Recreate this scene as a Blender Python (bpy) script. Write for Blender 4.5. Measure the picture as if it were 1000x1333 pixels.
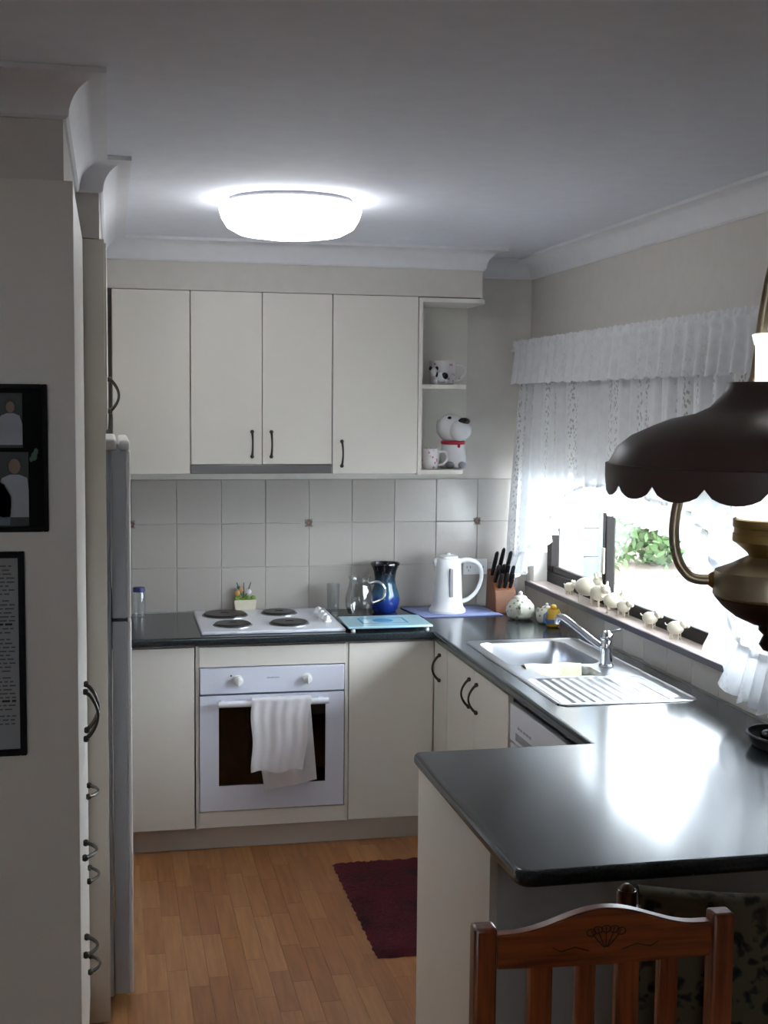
import bpy, bmesh, math, random
from mathutils import Vector, Matrix
random.seed(7)
PI = math.pi
for o in list(bpy.data.objects): bpy.data.objects.remove(o)
SC = bpy.context.scene
C = SC.collection

# ------------------------------------------------------------------ camera
def basis(yaw, pitch, roll):
    f = Vector((math.sin(yaw)*math.cos(pitch), math.cos(yaw)*math.cos(pitch), -math.sin(pitch)))
    r = Vector((math.cos(yaw), -math.sin(yaw), 0)); u = r.cross(f)
    return r*math.cos(roll)+u*math.sin(roll), -r*math.sin(roll)+u*math.cos(roll), f
cd = bpy.data.cameras.new('camera'); cam = bpy.data.objects.new('camera', cd); C.objects.link(cam)
cr, cu, cf = basis(.209898, .083449, .009102)
cam.matrix_world = Matrix(((cr.x, cu.x, -cf.x, -1.9309), (cr.y, cu.y, -cf.y, -5.8101), (cr.z, cu.z, -cf.z, 1.84354), (0, 0, 0, 1)))
cd.sensor_fit = 'VERTICAL'; cd.sensor_height = 36; cd.lens = 36*1674.8/1333
cd.clip_start = .05; cd.clip_end = 200
SC.camera = cam

# ------------------------------------------------------------------ sky, sun, exposure
W = bpy.data.worlds.new('sky'); SC.world = W; W.use_nodes = True
wn = W.node_tree.nodes; bg = wn['Background']
bg.inputs['Color'].default_value = (.84, .91, 1.0, 1); bg.inputs['Strength'].default_value = 20.0
sd = bpy.data.lights.new('sun', 'SUN'); sd.energy = 14; sd.angle = .02; sd.color = (1, .97, .92)
sun = bpy.data.objects.new('sun', sd); C.objects.link(sun)
sun.rotation_euler = Vector((-.20, -.50, -.85)).to_track_quat('-Z', 'Y').to_euler()
SC.view_settings.view_transform = 'Standard'; SC.view_settings.look = 'None'
SC.view_settings.exposure = 0.2; SC.view_settings.gamma = 1.0; SC.view_settings.use_curve_mapping = False
LAMP = 7.3

# ------------------------------------------------------------------ materials
def lin(c):
    if isinstance(c, str):
        c = [int(c[i:i+2], 16)/255 for i in (0, 2, 4)]
        c = [v/12.92 if v <= .04045 else ((v+.055)/1.055)**2.4 for v in c]
    return (*c, 1)
class NT:
    def __init__(s, name):
        s.m = bpy.data.materials.new(name); s.m.use_nodes = True; s.t = s.m.node_tree
        s.b = s.t.nodes['Principled BSDF']; s.out = s.t.nodes['Material Output']
    def n(s, typ, **kw):
        x = s.t.nodes.new(typ)
        for k, v in kw.items():
            if k in x.inputs.keys(): x.inputs[k].default_value = v
            else: setattr(x, k, v)
        return x
    def l(s, a, b): s.t.links.new(a, b)
    def coord(s, scale=(1, 1, 1), which='Object', rot=(0, 0, 0)):
        tc = s.n('ShaderNodeTexCoord'); mp = s.n('ShaderNodeMapping')
        mp.inputs['Scale'].default_value = scale; mp.inputs['Rotation'].default_value = rot
        s.l(tc.outputs[which], mp.inputs['Vector']); return mp.outputs['Vector']
    def ramp(s, fac, stops):
        r = s.n('ShaderNodeValToRGB'); e = r.color_ramp.elements
        while len(e) < len(stops): e.new(.5)
        for el, (p, c) in zip(e, stops): el.position = p; el.color = lin(c)
        s.l(fac, r.inputs['Fac']); return r.outputs['Color']
    def mixc(s, fac, a, b):
        m = s.n('ShaderNodeMix', data_type='RGBA')
        for i, v in ((0, fac), (6, a), (7, b)):
            if hasattr(v, 'is_linked'): s.l(v, m.inputs[i])
            else: m.inputs[i].default_value = v
        return m.outputs[2]
    def bump(s, h, strength=.2, dist=.002):
        b = s.n('ShaderNodeBump', Strength=strength, Distance=dist); s.l(h, b.inputs['Height'])
        s.l(b.outputs['Normal'], s.b.inputs['Normal'])
def plain(name, col, rough=.5, metal=0, vary=.06, nscale=18, bump=0, bscale=200, bdist=.001, spec=.5, coat=0, trans=0, emit=0):
    t = NT(name); b = t.b; c = lin(col)
    v = t.coord(); nz = t.n('ShaderNodeTexNoise', Scale=nscale, Detail=4.0); t.l(v, nz.inputs['Vector'])
    a = tuple(max(0, x*(1-vary)) for x in c[:3])+(1,); d = tuple(min(1, x*(1+vary)) for x in c[:3])+(1,)
    t.l(t.mixc(nz.outputs['Fac'], a, d), b.inputs['Base Color'])
    b.inputs['Roughness'].default_value = rough; b.inputs['Metallic'].default_value = metal
    b.inputs['Specular IOR Level'].default_value = spec; b.inputs['Coat Weight'].default_value = coat
    if trans: b.inputs['Transmission Weight'].default_value = trans
    if bump:
        n2 = t.n('ShaderNodeTexNoise', Scale=bscale, Detail=3.0); t.l(v, n2.inputs['Vector']); t.bump(n2.outputs['Fac'], bump, bdist)
    if emit:
        b.inputs['Emission Color'].default_value = (.97, .985, 1, 1); b.inputs['Emission Strength'].default_value = emit
    return t.m
M = {}
M['wall'] = plain('cream_wall_paint', 'd3cec7', .7, bump=.05, bscale=120)
M['ceil'] = plain('white_ceiling_paint', 'e8ebf4', .8, bump=.04)
M['cornice'] = plain('white_plaster_cornice', 'e4e4e8', .6)
M['cab'] = plain('cream_laminate_door', 'e0dbd2', .42, vary=.02)
M['carcass'] = plain('white_laminate_carcass', 'ddd9d0', .5, vary=.02)
M['panelgrey'] = plain('grey_laminate_panel', 'b4b3b4', .5, vary=.03)
M['kick'] = plain('pale_kickboard', 'c6beb2', .5, vary=.03)
M['pewter'] = plain('dark_pewter', '4a4642', .38, .85, vary=.2)
M['steel'] = plain('brushed_stainless', 'c4c6cc', .28, 1, vary=.05, nscale=60)
M['chrome'] = plain('chrome', 'd6d8de', .1, 1, vary=.02)
M['hoodsteel'] = plain('grey_steel_edge', '8a888a', .35, .8)
M['white'] = plain('white_enamel', 'e4e6ee', .25, vary=.02)
M['ovenwhite'] = plain('white_oven_enamel', 'dcdfec', .3, vary=.02)
M['plastic'] = plain('white_plastic', 'e6e6e6', .3, vary=.02)
M['fridge'] = plain('grey_fridge_side', 'b4b9c2', .45, vary=.04)
M['fridgew'] = plain('white_fridge_door', 'dcdad8', .35, vary=.02)
M['darkglass'] = plain('dark_oven_glass', '120c09', .08, vary=.3)
M['black'] = plain('black_plastic', '121113', .4, vary=.2)
M['hotplate'] = plain('dark_iron_hotplate', '2c2a2b', .35, .3, vary=.2)
M['rim'] = plain('steel_ring', 'b8b8bc', .2, 1)
M['grout'] = plain('grey_grout', 'a9aaa6', .9)
M['brownwood'] = plain('dark_brown_window_timber', '160f0c', .55, vary=.2, spec=.25)
M['sill'] = plain('glossy_sill_tile', 'd6c4bc', .13, vary=.06, coat=.3)
M['silledge'] = plain('dark_sill_edge', '3f3a44', .4)
M['darkfab'] = plain('black_fabric', '151412', .9)
M['creamcer'] = plain('cream_ceramic', 'cfc7b2', .35, vary=.08)
M['whitecer'] = plain('white_ceramic', 'dcdcde', .25, vary=.03)
M['redcer'] = plain('red_glaze', 'a01c34', .3)
M['pinkcer'] = plain('pink_glaze', 'b06a8c', .3)
M['greycer'] = plain('grey_glaze', '8e8c94', .35)
M['blackcer'] = plain('black_glaze', '0d0c0f', .25)
M['knob'] = M['plastic']
M['shade'] = plain('dark_brown_enamel_shade', '54443f', .38, .0, vary=.12)
M['brass'] = plain('aged_brass', 'b09560', .32, .85, vary=.2, nscale=30)
M['brassd'] = plain('dull_brass', 'b3a78e', .38, .75, vary=.2)
M['woodbowl'] = plain('dark_stained_wood', '20150f', .35, vary=.3)
M['frameblk'] = plain('black_picture_frame', '0c0c0d', .6, vary=.2, spec=.2)
M['matblk'] = plain('black_mount_card', '14181a', .85, vary=.2, spec=.2)
M['paper'] = plain('white_paper', '9fa3a6', .8, vary=.04)
M['ink'] = plain('grey_ink', '5a5c5e', .9)
M['inkd'] = plain('dark_ink', '333436', .9)
M['phbg'] = plain('photo_dark_green', '20261f', .5, vary=.5, nscale=60)
M['phshirt'] = plain('photo_pale_shirt', '9aa0ac', .5, vary=.1)
M['phskin'] = plain('photo_skin_tone', '7a5f50', .5)
M['phhair'] = plain('photo_dark_hair', '1d1714', .5)
M['phblue'] = plain('photo_blue_grey', '4a5568', .5)
M['phleaf'] = plain('photo_leaf', '4e6e58', .6)
M['towel'] = plain('white_terry_cloth', 'e2dfe2', .95, vary=.05, bump=.7, bscale=420, bdist=.003)
M['yellowcloth'] = plain('pale_yellow_cloth', 'e4e1c0', .9, vary=.1, bump=.6, bscale=260, bdist=.003)
M['knifewood'] = plain('orange_brown_block_wood', '74462a', .45, vary=.2, nscale=9)
M['vasedark'] = plain('dark_brown_glaze', '17151b', .15)
M['yellowcer'] = plain('yellow_glaze', 'c99f35', .3, vary=.15)
M['bluecer'] = plain('blue_glaze', '4a6ea4', .3)
M['mat'] = plain('lilac_blue_mat', '8792bd', .6, vary=.12)
M['matline'] = plain('pale_mat_print', 'a3b0da', .6)
M['board'] = plain('pale_blue_glass_board', 'a9d2e0', .12, vary=.05, coat=.4)
M['boardblue'] = plain('blue_board_print', '4f97c4', .2, vary=.25, nscale=60)
M['bluelid'] = plain('dark_blue_lid', '252f6b', .4)
M['green'] = plain('green_leaf', '6f8f3c', .6, vary=.3)
M['dgreen'] = plain('dark_green_stem', '3f5140', .6, vary=.3)
M['orange'] = plain('orange_bloom', 'b98a52', .6, vary=.3)
M['patio'] = plain('concrete_paving', '8c8a87', .9, vary=.06, nscale=3)
M['soil'] = plain('garden_soil', '6e6256', .95, vary=.2)
M['fence'] = plain('weathered_brown_board', '4f433b', .9, vary=.18, nscale=6)
M['renderw'] = plain('darkened_pale_cladding', '4b565e', .8, vary=.03)  # pale wall cladding; colour darkened in place of shade under the bright sky
M['eave'] = plain('pale_grey_eave_lining', 'b9bab8', .8)
M['leaf'] = plain('garden_leaf', '4a6338', .7, vary=.35, nscale=5)
M['leafp'] = plain('pale_garden_leaf', '6b7c5c', .7, vary=.3, nscale=5)
M['treeleaf'] = plain('dark_tree_leaf', '333d2b', .7, vary=.35, nscale=2)
M['blind'] = plain('cream_blind_cloth', 'c9c5bd', .9, vary=.03)
M['stem'] = plain('garden_stem', '5a4a3a', .8)
M['outlet'] = plain('white_outlet', 'dedede', .35)
M['slot'] = plain('outlet_slot', '555559', .6)
M['floralmotif'] = plain('brown_flower_print', '6a5248', .4, vary=.3, nscale=90)
M['motifgreen'] = plain('grey_green_leaf_print', '7b8272', .4, vary=.3)
M['lightbase'] = plain('grey_lamp_base', '6a6a6e', .5)
M['glow'] = plain('lit_opal_diffuser', 'f4f4f4', .4, emit=LAMP)

def tile_mat():
    t = NT('glossy_rippled_tile'); v = t.coord(which='Generated')
    oi = t.n('ShaderNodeObjectInfo'); geo = t.n('ShaderNodeNewGeometry')
    nz = t.n('ShaderNodeTexNoise', Scale=22.0, Detail=2.0); t.l(geo.outputs['Position'], nz.inputs['Vector'])
    t.bump(nz.outputs['Fac'], .13, .006)
    c = t.ramp(oi.outputs['Random'], [(0, 'aca69f'), (1, 'b3ada6')]); t.l(c, t.b.inputs['Base Color'])
    t.b.inputs['Roughness'].default_value = .18; return t.m
M['tile'] = tile_mat()
def strip_mat():
    t = NT('beech_laminate_strip'); oi = t.n('ShaderNodeObjectInfo'); geo = t.n('ShaderNodeNewGeometry')
    ad = t.n('ShaderNodeVectorMath', operation='ADD'); t.l(geo.outputs['Position'], ad.inputs[0])
    cx = t.n('ShaderNodeCombineXYZ'); mu = t.n('ShaderNodeMath', operation='MULTIPLY'); mu.inputs[1].default_value = 37
    t.l(oi.outputs['Random'], mu.inputs[0]); t.l(mu.outputs[0], cx.inputs[0]); t.l(mu.outputs[0], cx.inputs[1]); t.l(cx.outputs[0], ad.inputs[1])
    mp = t.n('ShaderNodeMapping'); mp.inputs['Scale'].default_value = (55, 4, 1); t.l(ad.outputs[0], mp.inputs['Vector'])
    nz = t.n('ShaderNodeTexNoise', Scale=1.0, Detail=5.0); t.l(mp.outputs[0], nz.inputs['Vector'])
    c1 = t.ramp(oi.outputs['Random'], [(0, 'ae7243'), (.5, 'bb814f'), (1, 'c78f5b')])
    c2 = t.ramp(nz.outputs['Fac'], [(.3, 'c9c9c9'), (.7, 'ffffff')])
    m = t.n('ShaderNodeMix', data_type='RGBA', blend_type='MULTIPLY'); m.inputs[0].default_value = .7
    t.l(c1, m.inputs[6]); t.l(c2, m.inputs[7]); t.l(m.outputs[2], t.b.inputs['Base Color'])
    t.b.inputs['Roughness'].default_value = .33; return t.m
M['strip'] = strip_mat()
def floor_mat():
    t = NT('beech_laminate_floor'); v = t.coord((1, 1, 1), rot=(0, 0, PI/2))
    br = t.n('ShaderNodeTexBrick'); t.l(v, br.inputs['Vector'])
    for k, x in (('Scale', 1.0), ('Mortar Size', .0008), ('Brick Width', .36), ('Row Height', .065)): br.inputs[k].default_value = x
    br.inputs['Color1'].default_value = lin('ae7243'); br.inputs['Color2'].default_value = lin('c78f5b'); br.inputs['Mortar'].default_value = lin('6a4528')
    t.l(br.outputs['Color'], t.b.inputs['Base Color']); t.b.inputs['Roughness'].default_value = .33; return t.m
M['floor'] = floor_mat()
def bench_mat():
    t = NT('dark_green_black_laminate'); v = t.coord()
    nz = t.n('ShaderNodeTexNoise', Scale=160.0, Detail=3.0); t.l(v, nz.inputs['Vector'])
    t.l(t.ramp(nz.outputs['Fac'], [(.35, '20262a'), (.7, '2f373b')]), t.b.inputs['Base Color'])
    t.b.inputs['Roughness'].default_value = .17; t.b.inputs['Specular IOR Level'].default_value = .6; return t.m
M['bench'] = bench_mat()
def wood_mat(name, a, b, sc=(6, 6, 60), rough=.3):
    t = NT(name); v = t.coord(sc)
    nz = t.n('ShaderNodeTexNoise', Scale=1.0, Detail=6.0, Distortion=.6); t.l(v, nz.inputs['Vector'])
    t.l(t.ramp(nz.outputs['Fac'], [(.3, a), (.7, b)]), t.b.inputs['Base Color']); t.b.inputs['Roughness'].default_value = rough; return t.m
M['chairv'] = wood_mat('reddish_pine_upright', '5a2a14', '9a5228', (70, 70, 5))
M['chairh'] = wood_mat('reddish_pine_rail', '5e2c15', '9c552a', (5, 70, 70))
M['chaird'] = wood_mat('brown_chair_wood', '4a3524', '7a5c40', (70, 70, 5), .35)
M['carve'] = plain('dark_carved_line', '2a1309', .6)
def rug_mat():
    t = NT('dark_red_rug_pile'); v = t.coord()
    nz = t.n('ShaderNodeTexNoise', Scale=7.0, Detail=5.0); t.l(v, nz.inputs['Vector'])
    t.l(t.ramp(nz.outputs['Fac'], [(.28, '21080c'), (.42, '4a0b17'), (.75, '601123')]), t.b.inputs['Base Color'])
    n2 = t.n('ShaderNodeTexNoise', Scale=160.0, Detail=3.0); t.l(v, n2.inputs['Vector']); t.bump(n2.outputs['Fac'], .9, .01)
    t.b.inputs['Roughness'].default_value = .95; t.b.inputs['Sheen Weight'].default_value = .0; return t.m
M['rug'] = rug_mat()
def floral_mat():
    t = NT('dark_floral_tapestry'); v = t.coord((1, 1, 1))
    dn = t.n('ShaderNodeTexNoise', Scale=18.0, Detail=3.0); t.l(v, dn.inputs['Vector']); dv = t.n('ShaderNodeVectorMath', operation='MULTIPLY_ADD'); dv.inputs[1].default_value = (.09, .09, .09); t.l(dn.outputs['Color'], dv.inputs[0]); t.l(v, dv.inputs[2])
    vo = t.n('ShaderNodeTexVoronoi', Scale=30.0); t.l(dv.outputs[0], vo.inputs['Vector'])
    nz = t.n('ShaderNodeTexNoise', Scale=26.0, Detail=4.0); t.l(v, nz.inputs['Vector'])
    m = t.n('ShaderNodeMath', operation='ADD'); t.l(vo.outputs['Distance'], m.inputs[0]); t.l(nz.outputs['Fac'], m.inputs[1])
    t.l(t.ramp(m.outputs[0], [(.66, '12110f'), (.85, '2e2a20'), (1.05, '544d3a')]), t.b.inputs['Base Color'])
    t.b.inputs['Roughness'].default_value = .9; return t.m
M['floral'] = floral_mat()
def vase_mat():
    t = NT('blue_brown_drip_glaze'); v = t.coord(which='Generated'); sp = t.n('ShaderNodeSeparateXYZ'); t.l(v, sp.inputs[0])
    nz = t.n('ShaderNodeTexNoise', Scale=9.0); t.l(v, nz.inputs['Vector'])
    m = t.n('ShaderNodeMath', operation='MULTIPLY_ADD'); m.inputs[1].default_value = .25; t.l(nz.outputs['Fac'], m.inputs[0]); t.l(sp.outputs['Z'], m.inputs[2])
    t.l(t.ramp(m.outputs[0], [(.12, '1c2f80'), (.42, '24408c'), (.5, '2f5a78'), (.72, '2a4a5c'), (.98, '1c1a20')]), t.b.inputs['Base Color'])
    t.b.inputs['Roughness'].default_value = .12; return t.m
M['vase'] = vase_mat()
def speckle_mat(name, base, spot, sc=40, th=.25):
    t = NT(name); v = t.coord(); vo = t.n('ShaderNodeTexVoronoi', Scale=sc); t.l(v, vo.inputs['Vector'])
    t.l(t.ramp(vo.outputs['Distance'], [(th, spot), (th+.08, base)]), t.b.inputs['Base Color']); t.b.inputs['Roughness'].default_value = .3; return t.m
M['speckle'] = speckle_mat('flower_sprig_ceramic', 'cfcdbf', '6f7a64', 42, .22)
M['pinkprint'] = speckle_mat('pink_sprig_ceramic', 'dad5d6', 'b77c98', 46, .22)
def glass_mat(name, tint=(1, 1, 1, 1), gl=.12, rough=.02, op=0.0):
    t = NT(name); tr = t.n('ShaderNodeBsdfTransparent'); tr.inputs['Color'].default_value = tint
    g = t.n('ShaderNodeBsdfGlossy'); g.inputs['Roughness'].default_value = rough
    fr = t.n('ShaderNodeLayerWeight', Blend=.5); pw = t.n('ShaderNodeMath', operation='POWER'); pw.inputs[1].default_value = 4.0
    t.l(fr.outputs['Facing'], pw.inputs[0])
    mx = t.n('ShaderNodeMixShader'); mt = t.n('ShaderNodeMath', operation='MULTIPLY_ADD'); mt.inputs[1].default_value = .45+gl; mt.inputs[2].default_value = gl*.2
    t.l(pw.outputs[0], mt.inputs[0]); t.l(mt.outputs[0], mx.inputs[0]); t.l(tr.outputs[0], mx.inputs[1]); t.l(g.outputs[0], mx.inputs[2])
    t.l(mx.outputs[0], t.out.inputs['Surface']); return t.m
M['pane'] = glass_mat('window_glass', (.96, .98, .98, 1))
M['glass'] = glass_mat('clear_glass', (.965, .975, .98, 1), .3)
M['chimney'] = None
def lace_mat(name, dens, scale=1.0, hole=.4):
    t = NT(name); v = t.coord()
    sp = t.n('ShaderNodeSeparateXYZ'); t.l(v, sp.inputs[0])
    # vertical columns of open work along the drop
    wv = t.n('ShaderNodeTexWave', wave_type='BANDS', bands_direction='Y', Scale=3.2, Distortion=.6); t.l(v, wv.inputs['Vector'])
    vo = t.n('ShaderNodeTexVoronoi', Scale=110.0*scale); mp = t.n('ShaderNodeMapping'); mp.inputs['Scale'].default_value = (.2, 1.3, .55)
    t.l(v, mp.inputs['Vector']); t.l(mp.outputs[0], vo.inputs['Vector'])
    a = t.ramp(wv.outputs['Color'], [(.78, '000000'), (.95, 'ffffff')])
    h = t.ramp(vo.outputs['Distance'], [(.28, 'ffffff'), (.5, '000000')])
    ml = t.n('ShaderNodeMath', operation='MULTIPLY'); t.l(a, ml.inputs[0]); t.l(h, ml.inputs[1])
    nz = t.n('ShaderNodeTexNoise', Scale=30.0, Detail=3.0); t.l(v, nz.inputs['Vector'])
    n1 = t.n('ShaderNodeMath', operation='MULTIPLY_ADD'); n1.inputs[1].default_value = .25; n1.inputs[2].default_value = (1-dens)-.125; t.l(nz.outputs['Fac'], n1.inputs[0])
    op = t.n('ShaderNodeMath', operation='MULTIPLY_ADD'); op.inputs[1].default_value = hole; op.use_clamp = True
    t.l(ml.outputs[0], op.inputs[0]); t.l(n1.outputs[0], op.inputs[2])
    tr = t.n('ShaderNodeBsdfTransparent'); d = t.n('ShaderNodeBsdfDiffuse'); d.inputs['Color'].default_value = (.86, .87, .89, 1)
    tl = t.n('ShaderNodeBsdfTranslucent'); tl.inputs['Color'].default_value = (.82, .84, .88, 1)
    m1 = t.n('ShaderNodeMixShader'); m1.inputs[0].default_value = .22; t.l(d.outputs[0], m1.inputs[1]); t.l(tl.outputs[0], m1.inputs[2])
    m2 = t.n('ShaderNodeMixShader'); t.l(op.outputs[0], m2.inputs[0]); t.l(m1.outputs[0], m2.inputs[1]); t.l(tr.outputs[0], m2.inputs[2])
    t.l(m2.outputs[0], t.out.inputs['Surface']); return t.m
M['lace'] = lace_mat('white_lace_drop', .93, 1.0, .5)
M['lacev'] = lace_mat('white_lace_valance', .93, 1.4, .12)
def opal_mat():
    t = NT('opal_white_glass'); b = t.b; b.inputs['Base Color'].default_value = (.9, .9, .9, 1); b.inputs['Roughness'].default_value = .2
    tl = t.n('ShaderNodeBsdfTranslucent'); tl.inputs['Color'].default_value = (.95, .96, .95, 1)
    m = t.n('ShaderNodeMixShader'); m.inputs[0].default_value = .6; t.l(b.outputs[0], m.inputs[1]); t.l(tl.outputs[0], m.inputs[2]); t.l(m.outputs[0], t.out.inputs['Surface'])
    b.inputs['Emission Color'].default_value = (1, .98, .9, 1); b.inputs['Emission Strength'].default_value = 1.6
    return t.m
M['opal'] = opal_mat()

# ------------------------------------------------------------------ mesh helpers
def nb(): return bmesh.new()
def box(bm, x0, x1, y0, y1, z0, z1, bev=0, seg=2):
    g = bmesh.ops.create_cube(bm, size=1)
    vs = g['verts']
    for v in vs: v.co = Vector(((x0+x1)/2+v.co.x*(x1-x0), (y0+y1)/2+v.co.y*(y1-y0), (z0+z1)/2+v.co.z*(z1-z0)))
    if bev:
        es = list({e for v in vs for e in v.link_edges})
        bmesh.ops.bevel(bm, geom=es, offset=bev, segments=seg, affect='EDGES', profile=.5)
    return bm
def B(*a, **k): return box(nb(), *a, **k)
def lathe(bm, prof, c=(0, 0, 0), seg=32, cap0=True, cap1=True, zmod=None):
    rings = []
    for r, z in prof:
        ring = []
        for i in range(seg):
            a = 2*PI*i/seg; zz = z+(zmod(a, r, z) if zmod else 0)
            ring.append(bm.verts.new((c[0]+r*math.cos(a), c[1]+r*math.sin(a), c[2]+zz)))
        rings.append(ring)
    for a, b in zip(rings, rings[1:]):
        for i in range(seg):
            j = (i+1) % seg; bm.faces.new((a[i], a[j], b[j], b[i]))
    if cap0 and prof[0][0] > 1e-5: bm.faces.new(rings[0][::-1])
    if cap1 and prof[-1][0] > 1e-5: bm.faces.new(rings[-1])
    bmesh.ops.remove_doubles(bm, verts=[v for ri in (rings[0], rings[-1]) for v in ri], dist=1e-5)
    bmesh.ops.recalc_face_normals(bm, faces=bm.faces); return bm
def L(*a, **k): return lathe(nb(), *a, **k)
def tube(bm, pts, r, seg=10, cap=True, flat=1.0):
    pts = [Vector(p) for p in pts]; n = len(pts); rr = list(r) if isinstance(r, (list, tuple)) else [r]*n
    if 5 <= n <= 9 or n == 15:      # smooth the path with a Catmull-Rom spline
        q, w = [], []
        for i in range(n-1):
            a, b, c, d = pts[max(i-1, 0)], pts[i], pts[i+1], pts[min(i+2, n-1)]
            for k in range(4):
                s_ = k/4; q.append(.5*(2*b+(c-a)*s_+(2*a-5*b+4*c-d)*s_*s_+(3*b-a-3*c+d)*s_**3)); w.append(rr[i]+(rr[i+1]-rr[i])*s_)
        pts, rr = q+[pts[-1]], w+[rr[-1]]; n = len(pts)
    t0 = (pts[1]-pts[0]).normalized(); up = Vector((0, 0, 1)) if abs(t0.z) < .9 else Vector((0, 1, 0))
    u = t0.cross(up).normalized(); rings = []
    for i, p in enumerate(pts):
        t = (pts[min(i+1, n-1)]-pts[max(i-1, 0)]).normalized()
        u = (u-t*u.dot(t)).normalized(); w = t.cross(u)
        rings.append([bm.verts.new(p+(u*math.cos(2*PI*k/seg)+w*math.sin(2*PI*k/seg)*flat)*rr[i]) for k in range(seg)])
    for a, b in zip(rings, rings[1:]):
        for i in range(seg):
            j = (i+1) % seg; bm.faces.new((a[i], a[j], b[j], b[i]))
    if cap: bm.faces.new(rings[0][::-1]); bm.faces.new(rings[-1])
    bmesh.ops.recalc_face_normals(bm, faces=bm.faces); return bm
def T(*a, **k): return tube(nb(), *a, **k)
def ball(bm, c, r, sx=1, sy=1, sz=1, u=16, v=10):
    g = bmesh.ops.create_uvsphere(bm, u_segments=u, v_segments=v, radius=r)
    for q in g['verts']: q.co = Vector((c[0]+q.co.x*sx, c[1]+q.co.y*sy, c[2]+q.co.z*sz))
    return bm
def BL(*a, **k): return ball(nb(), *a, **k)
def prism(poly, axis, a, b, bev=0):
    """extrude a 2-D polygon along an axis: 'y' takes (x,z), 'x' takes (y,z), 'z' takes (x,y)"""
    bm = nb()
    def mk(p, t): return {'y': (p[0], t, p[1]), 'x': (t, p[0], p[1]), 'z': (p[0], p[1], t)}[axis]
    A = [bm.verts.new(mk(p, a)) for p in poly]; Bv = [bm.verts.new(mk(p, b)) for p in poly]
    bm.faces.new(A); bm.faces.new(Bv[::-1]); n = len(poly)
    for i in range(n): bm.faces.new((A[i], A[(i+1) % n], Bv[(i+1) % n], Bv[i]))
    bmesh.ops.recalc_face_normals(bm, faces=bm.faces)
    if bev:
        bmesh.ops.bevel(bm, geom=[e for e in bm.edges if e.calc_face_angle(0) > .6], offset=bev, segments=2, affect='EDGES')
    return bm
def sheet(fn, nu, nv, thick=0):
    bm = nb(); V = [[bm.verts.new(fn(i/nu, j/nv)) for j in range(nv+1)] for i in range(nu+1)]
    for i in range(nu):
        for j in range(nv): bm.faces.new((V[i][j], V[i+1][j], V[i+1][j+1], V[i][j+1]))
    bmesh.ops.recalc_face_normals(bm, faces=bm.faces)
    if thick: bmesh.ops.solidify(bm, geom=list(bm.faces), thickness=thick)
    return bm
def off(o):
    v = Vector((0, 0, 0))
    while o: v += o.location; o = o.parent
    return v
def obj(name, bm, mat, parent=None, world=True, smooth=38):
    if parent is not None and world: bmesh.ops.translate(bm, vec=-off(parent), verts=bm.verts)
    bm.normal_update()
    if smooth:
        fl = [max(abs(c) for c in f.normal) < .9999 for f in bm.faces]
        for f, q in zip(bm.faces, fl): f.smooth = q
    me = bpy.data.meshes.new(name); bm.to_mesh(me); bm.free()
    me.materials.append(M[mat] if isinstance(mat, str) else mat)
    if smooth:
        me.set_sharp_from_angle(angle=math.radians(smooth)); me.polygons.foreach_set('use_smooth', fl)
    o = bpy.data.objects.new(name, me); C.objects.link(o); o.parent = parent
    return o
def tag(o, label, cat, group=None):
    o['label'] = label; o['category'] = cat
    if group: o['group'] = group
    return o
def thing(name, label, cat, loc=(0, 0, 0), rotz=0, group=None):
    o = bpy.data.objects.new(name, None); C.objects.link(o); o.location = loc; o.rotation_euler = (0, 0, rotz); o.empty_display_size = .05
    return tag(o, label, cat, group)
def struct(name, bm, mat, label=None):
    o = obj(name, bm, mat); o['kind'] = 'structure'
    if label: o['label'] = label
    return o
def share(src, loc, parent, name=None):
    o = bpy.data.objects.new(name or src.name.split('.')[0], src.data); C.objects.link(o); o.parent = parent; o.location = Vector(loc)-off(parent); return o
def bow(c, along, out, length=.105, bulge=.03, r=.0045):
    """bow handle: arc between two knobs"""
    c = Vector(c); a = Vector(along); n = Vector(out); bm = nb(); pts = []
    for i in range(13):
        t = i/12; pts.append(c+a*(t-.5)*length+n*(.006+bulge*math.sin(PI*t)**.8))
    tube(bm, pts, [r*(1.25-.4*abs(math.sin(PI*i/12))) for i in range(13)], 8)
    for s in (-.5, .5): ball(bm, c+a*s*length+n*.006, .0085, u=10, v=8)
    return bm

# ------------------------------------------------------------------ the setting
CEIL = 2.52; WX0, WX1 = -2.65, 0.0
FX0, FX1, FY0, FY1 = -1.96, -.55, -2.95, -.56
bm = nb()
box(bm, -4.8, .25, -8.4, .25, -.12, -.006)
floor = struct('floor', bm, 'floor', 'honey-coloured beech laminate floor')
random.seed(3)
strip_mesh = {}
x = FX0
bm = nb()
col = 0
while x < FX1:
    y = FY0-random.uniform(0, .3)
    while y < FY1:
        Ln = random.choice((.28, .34, .4, .46))
        y0, y1 = max(y, FY0), min(y+Ln, FY1)
        if y1-y0 > .02:
            key = (round(y1-y0, 3))
            if key not in strip_mesh:
                o = obj('floor_strip', B(0, .0642, 0, y1-y0-.0008, -.006, 0), 'strip', floor, world=False, smooth=0); strip_mesh[key] = o; o.location = (x, y0, 0)
            else: share(strip_mesh[key], (x, y0, 0), floor, 'floor_strip')
        y += Ln
    x += .065
struct('ceiling', B(-4.8, .25, -8.4, .25, CEIL, CEIL+.12), 'ceil', 'white plaster ceiling')
wall_back = struct('wall_back', B(-2.9, .25, .006, .25, -.05, CEIL), 'wall', 'cream back wall of the kitchen')
WY0, WY1, WZ0, WZ1 = -2.42, -.10, 1.02, 2.06
bm = nb()
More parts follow.
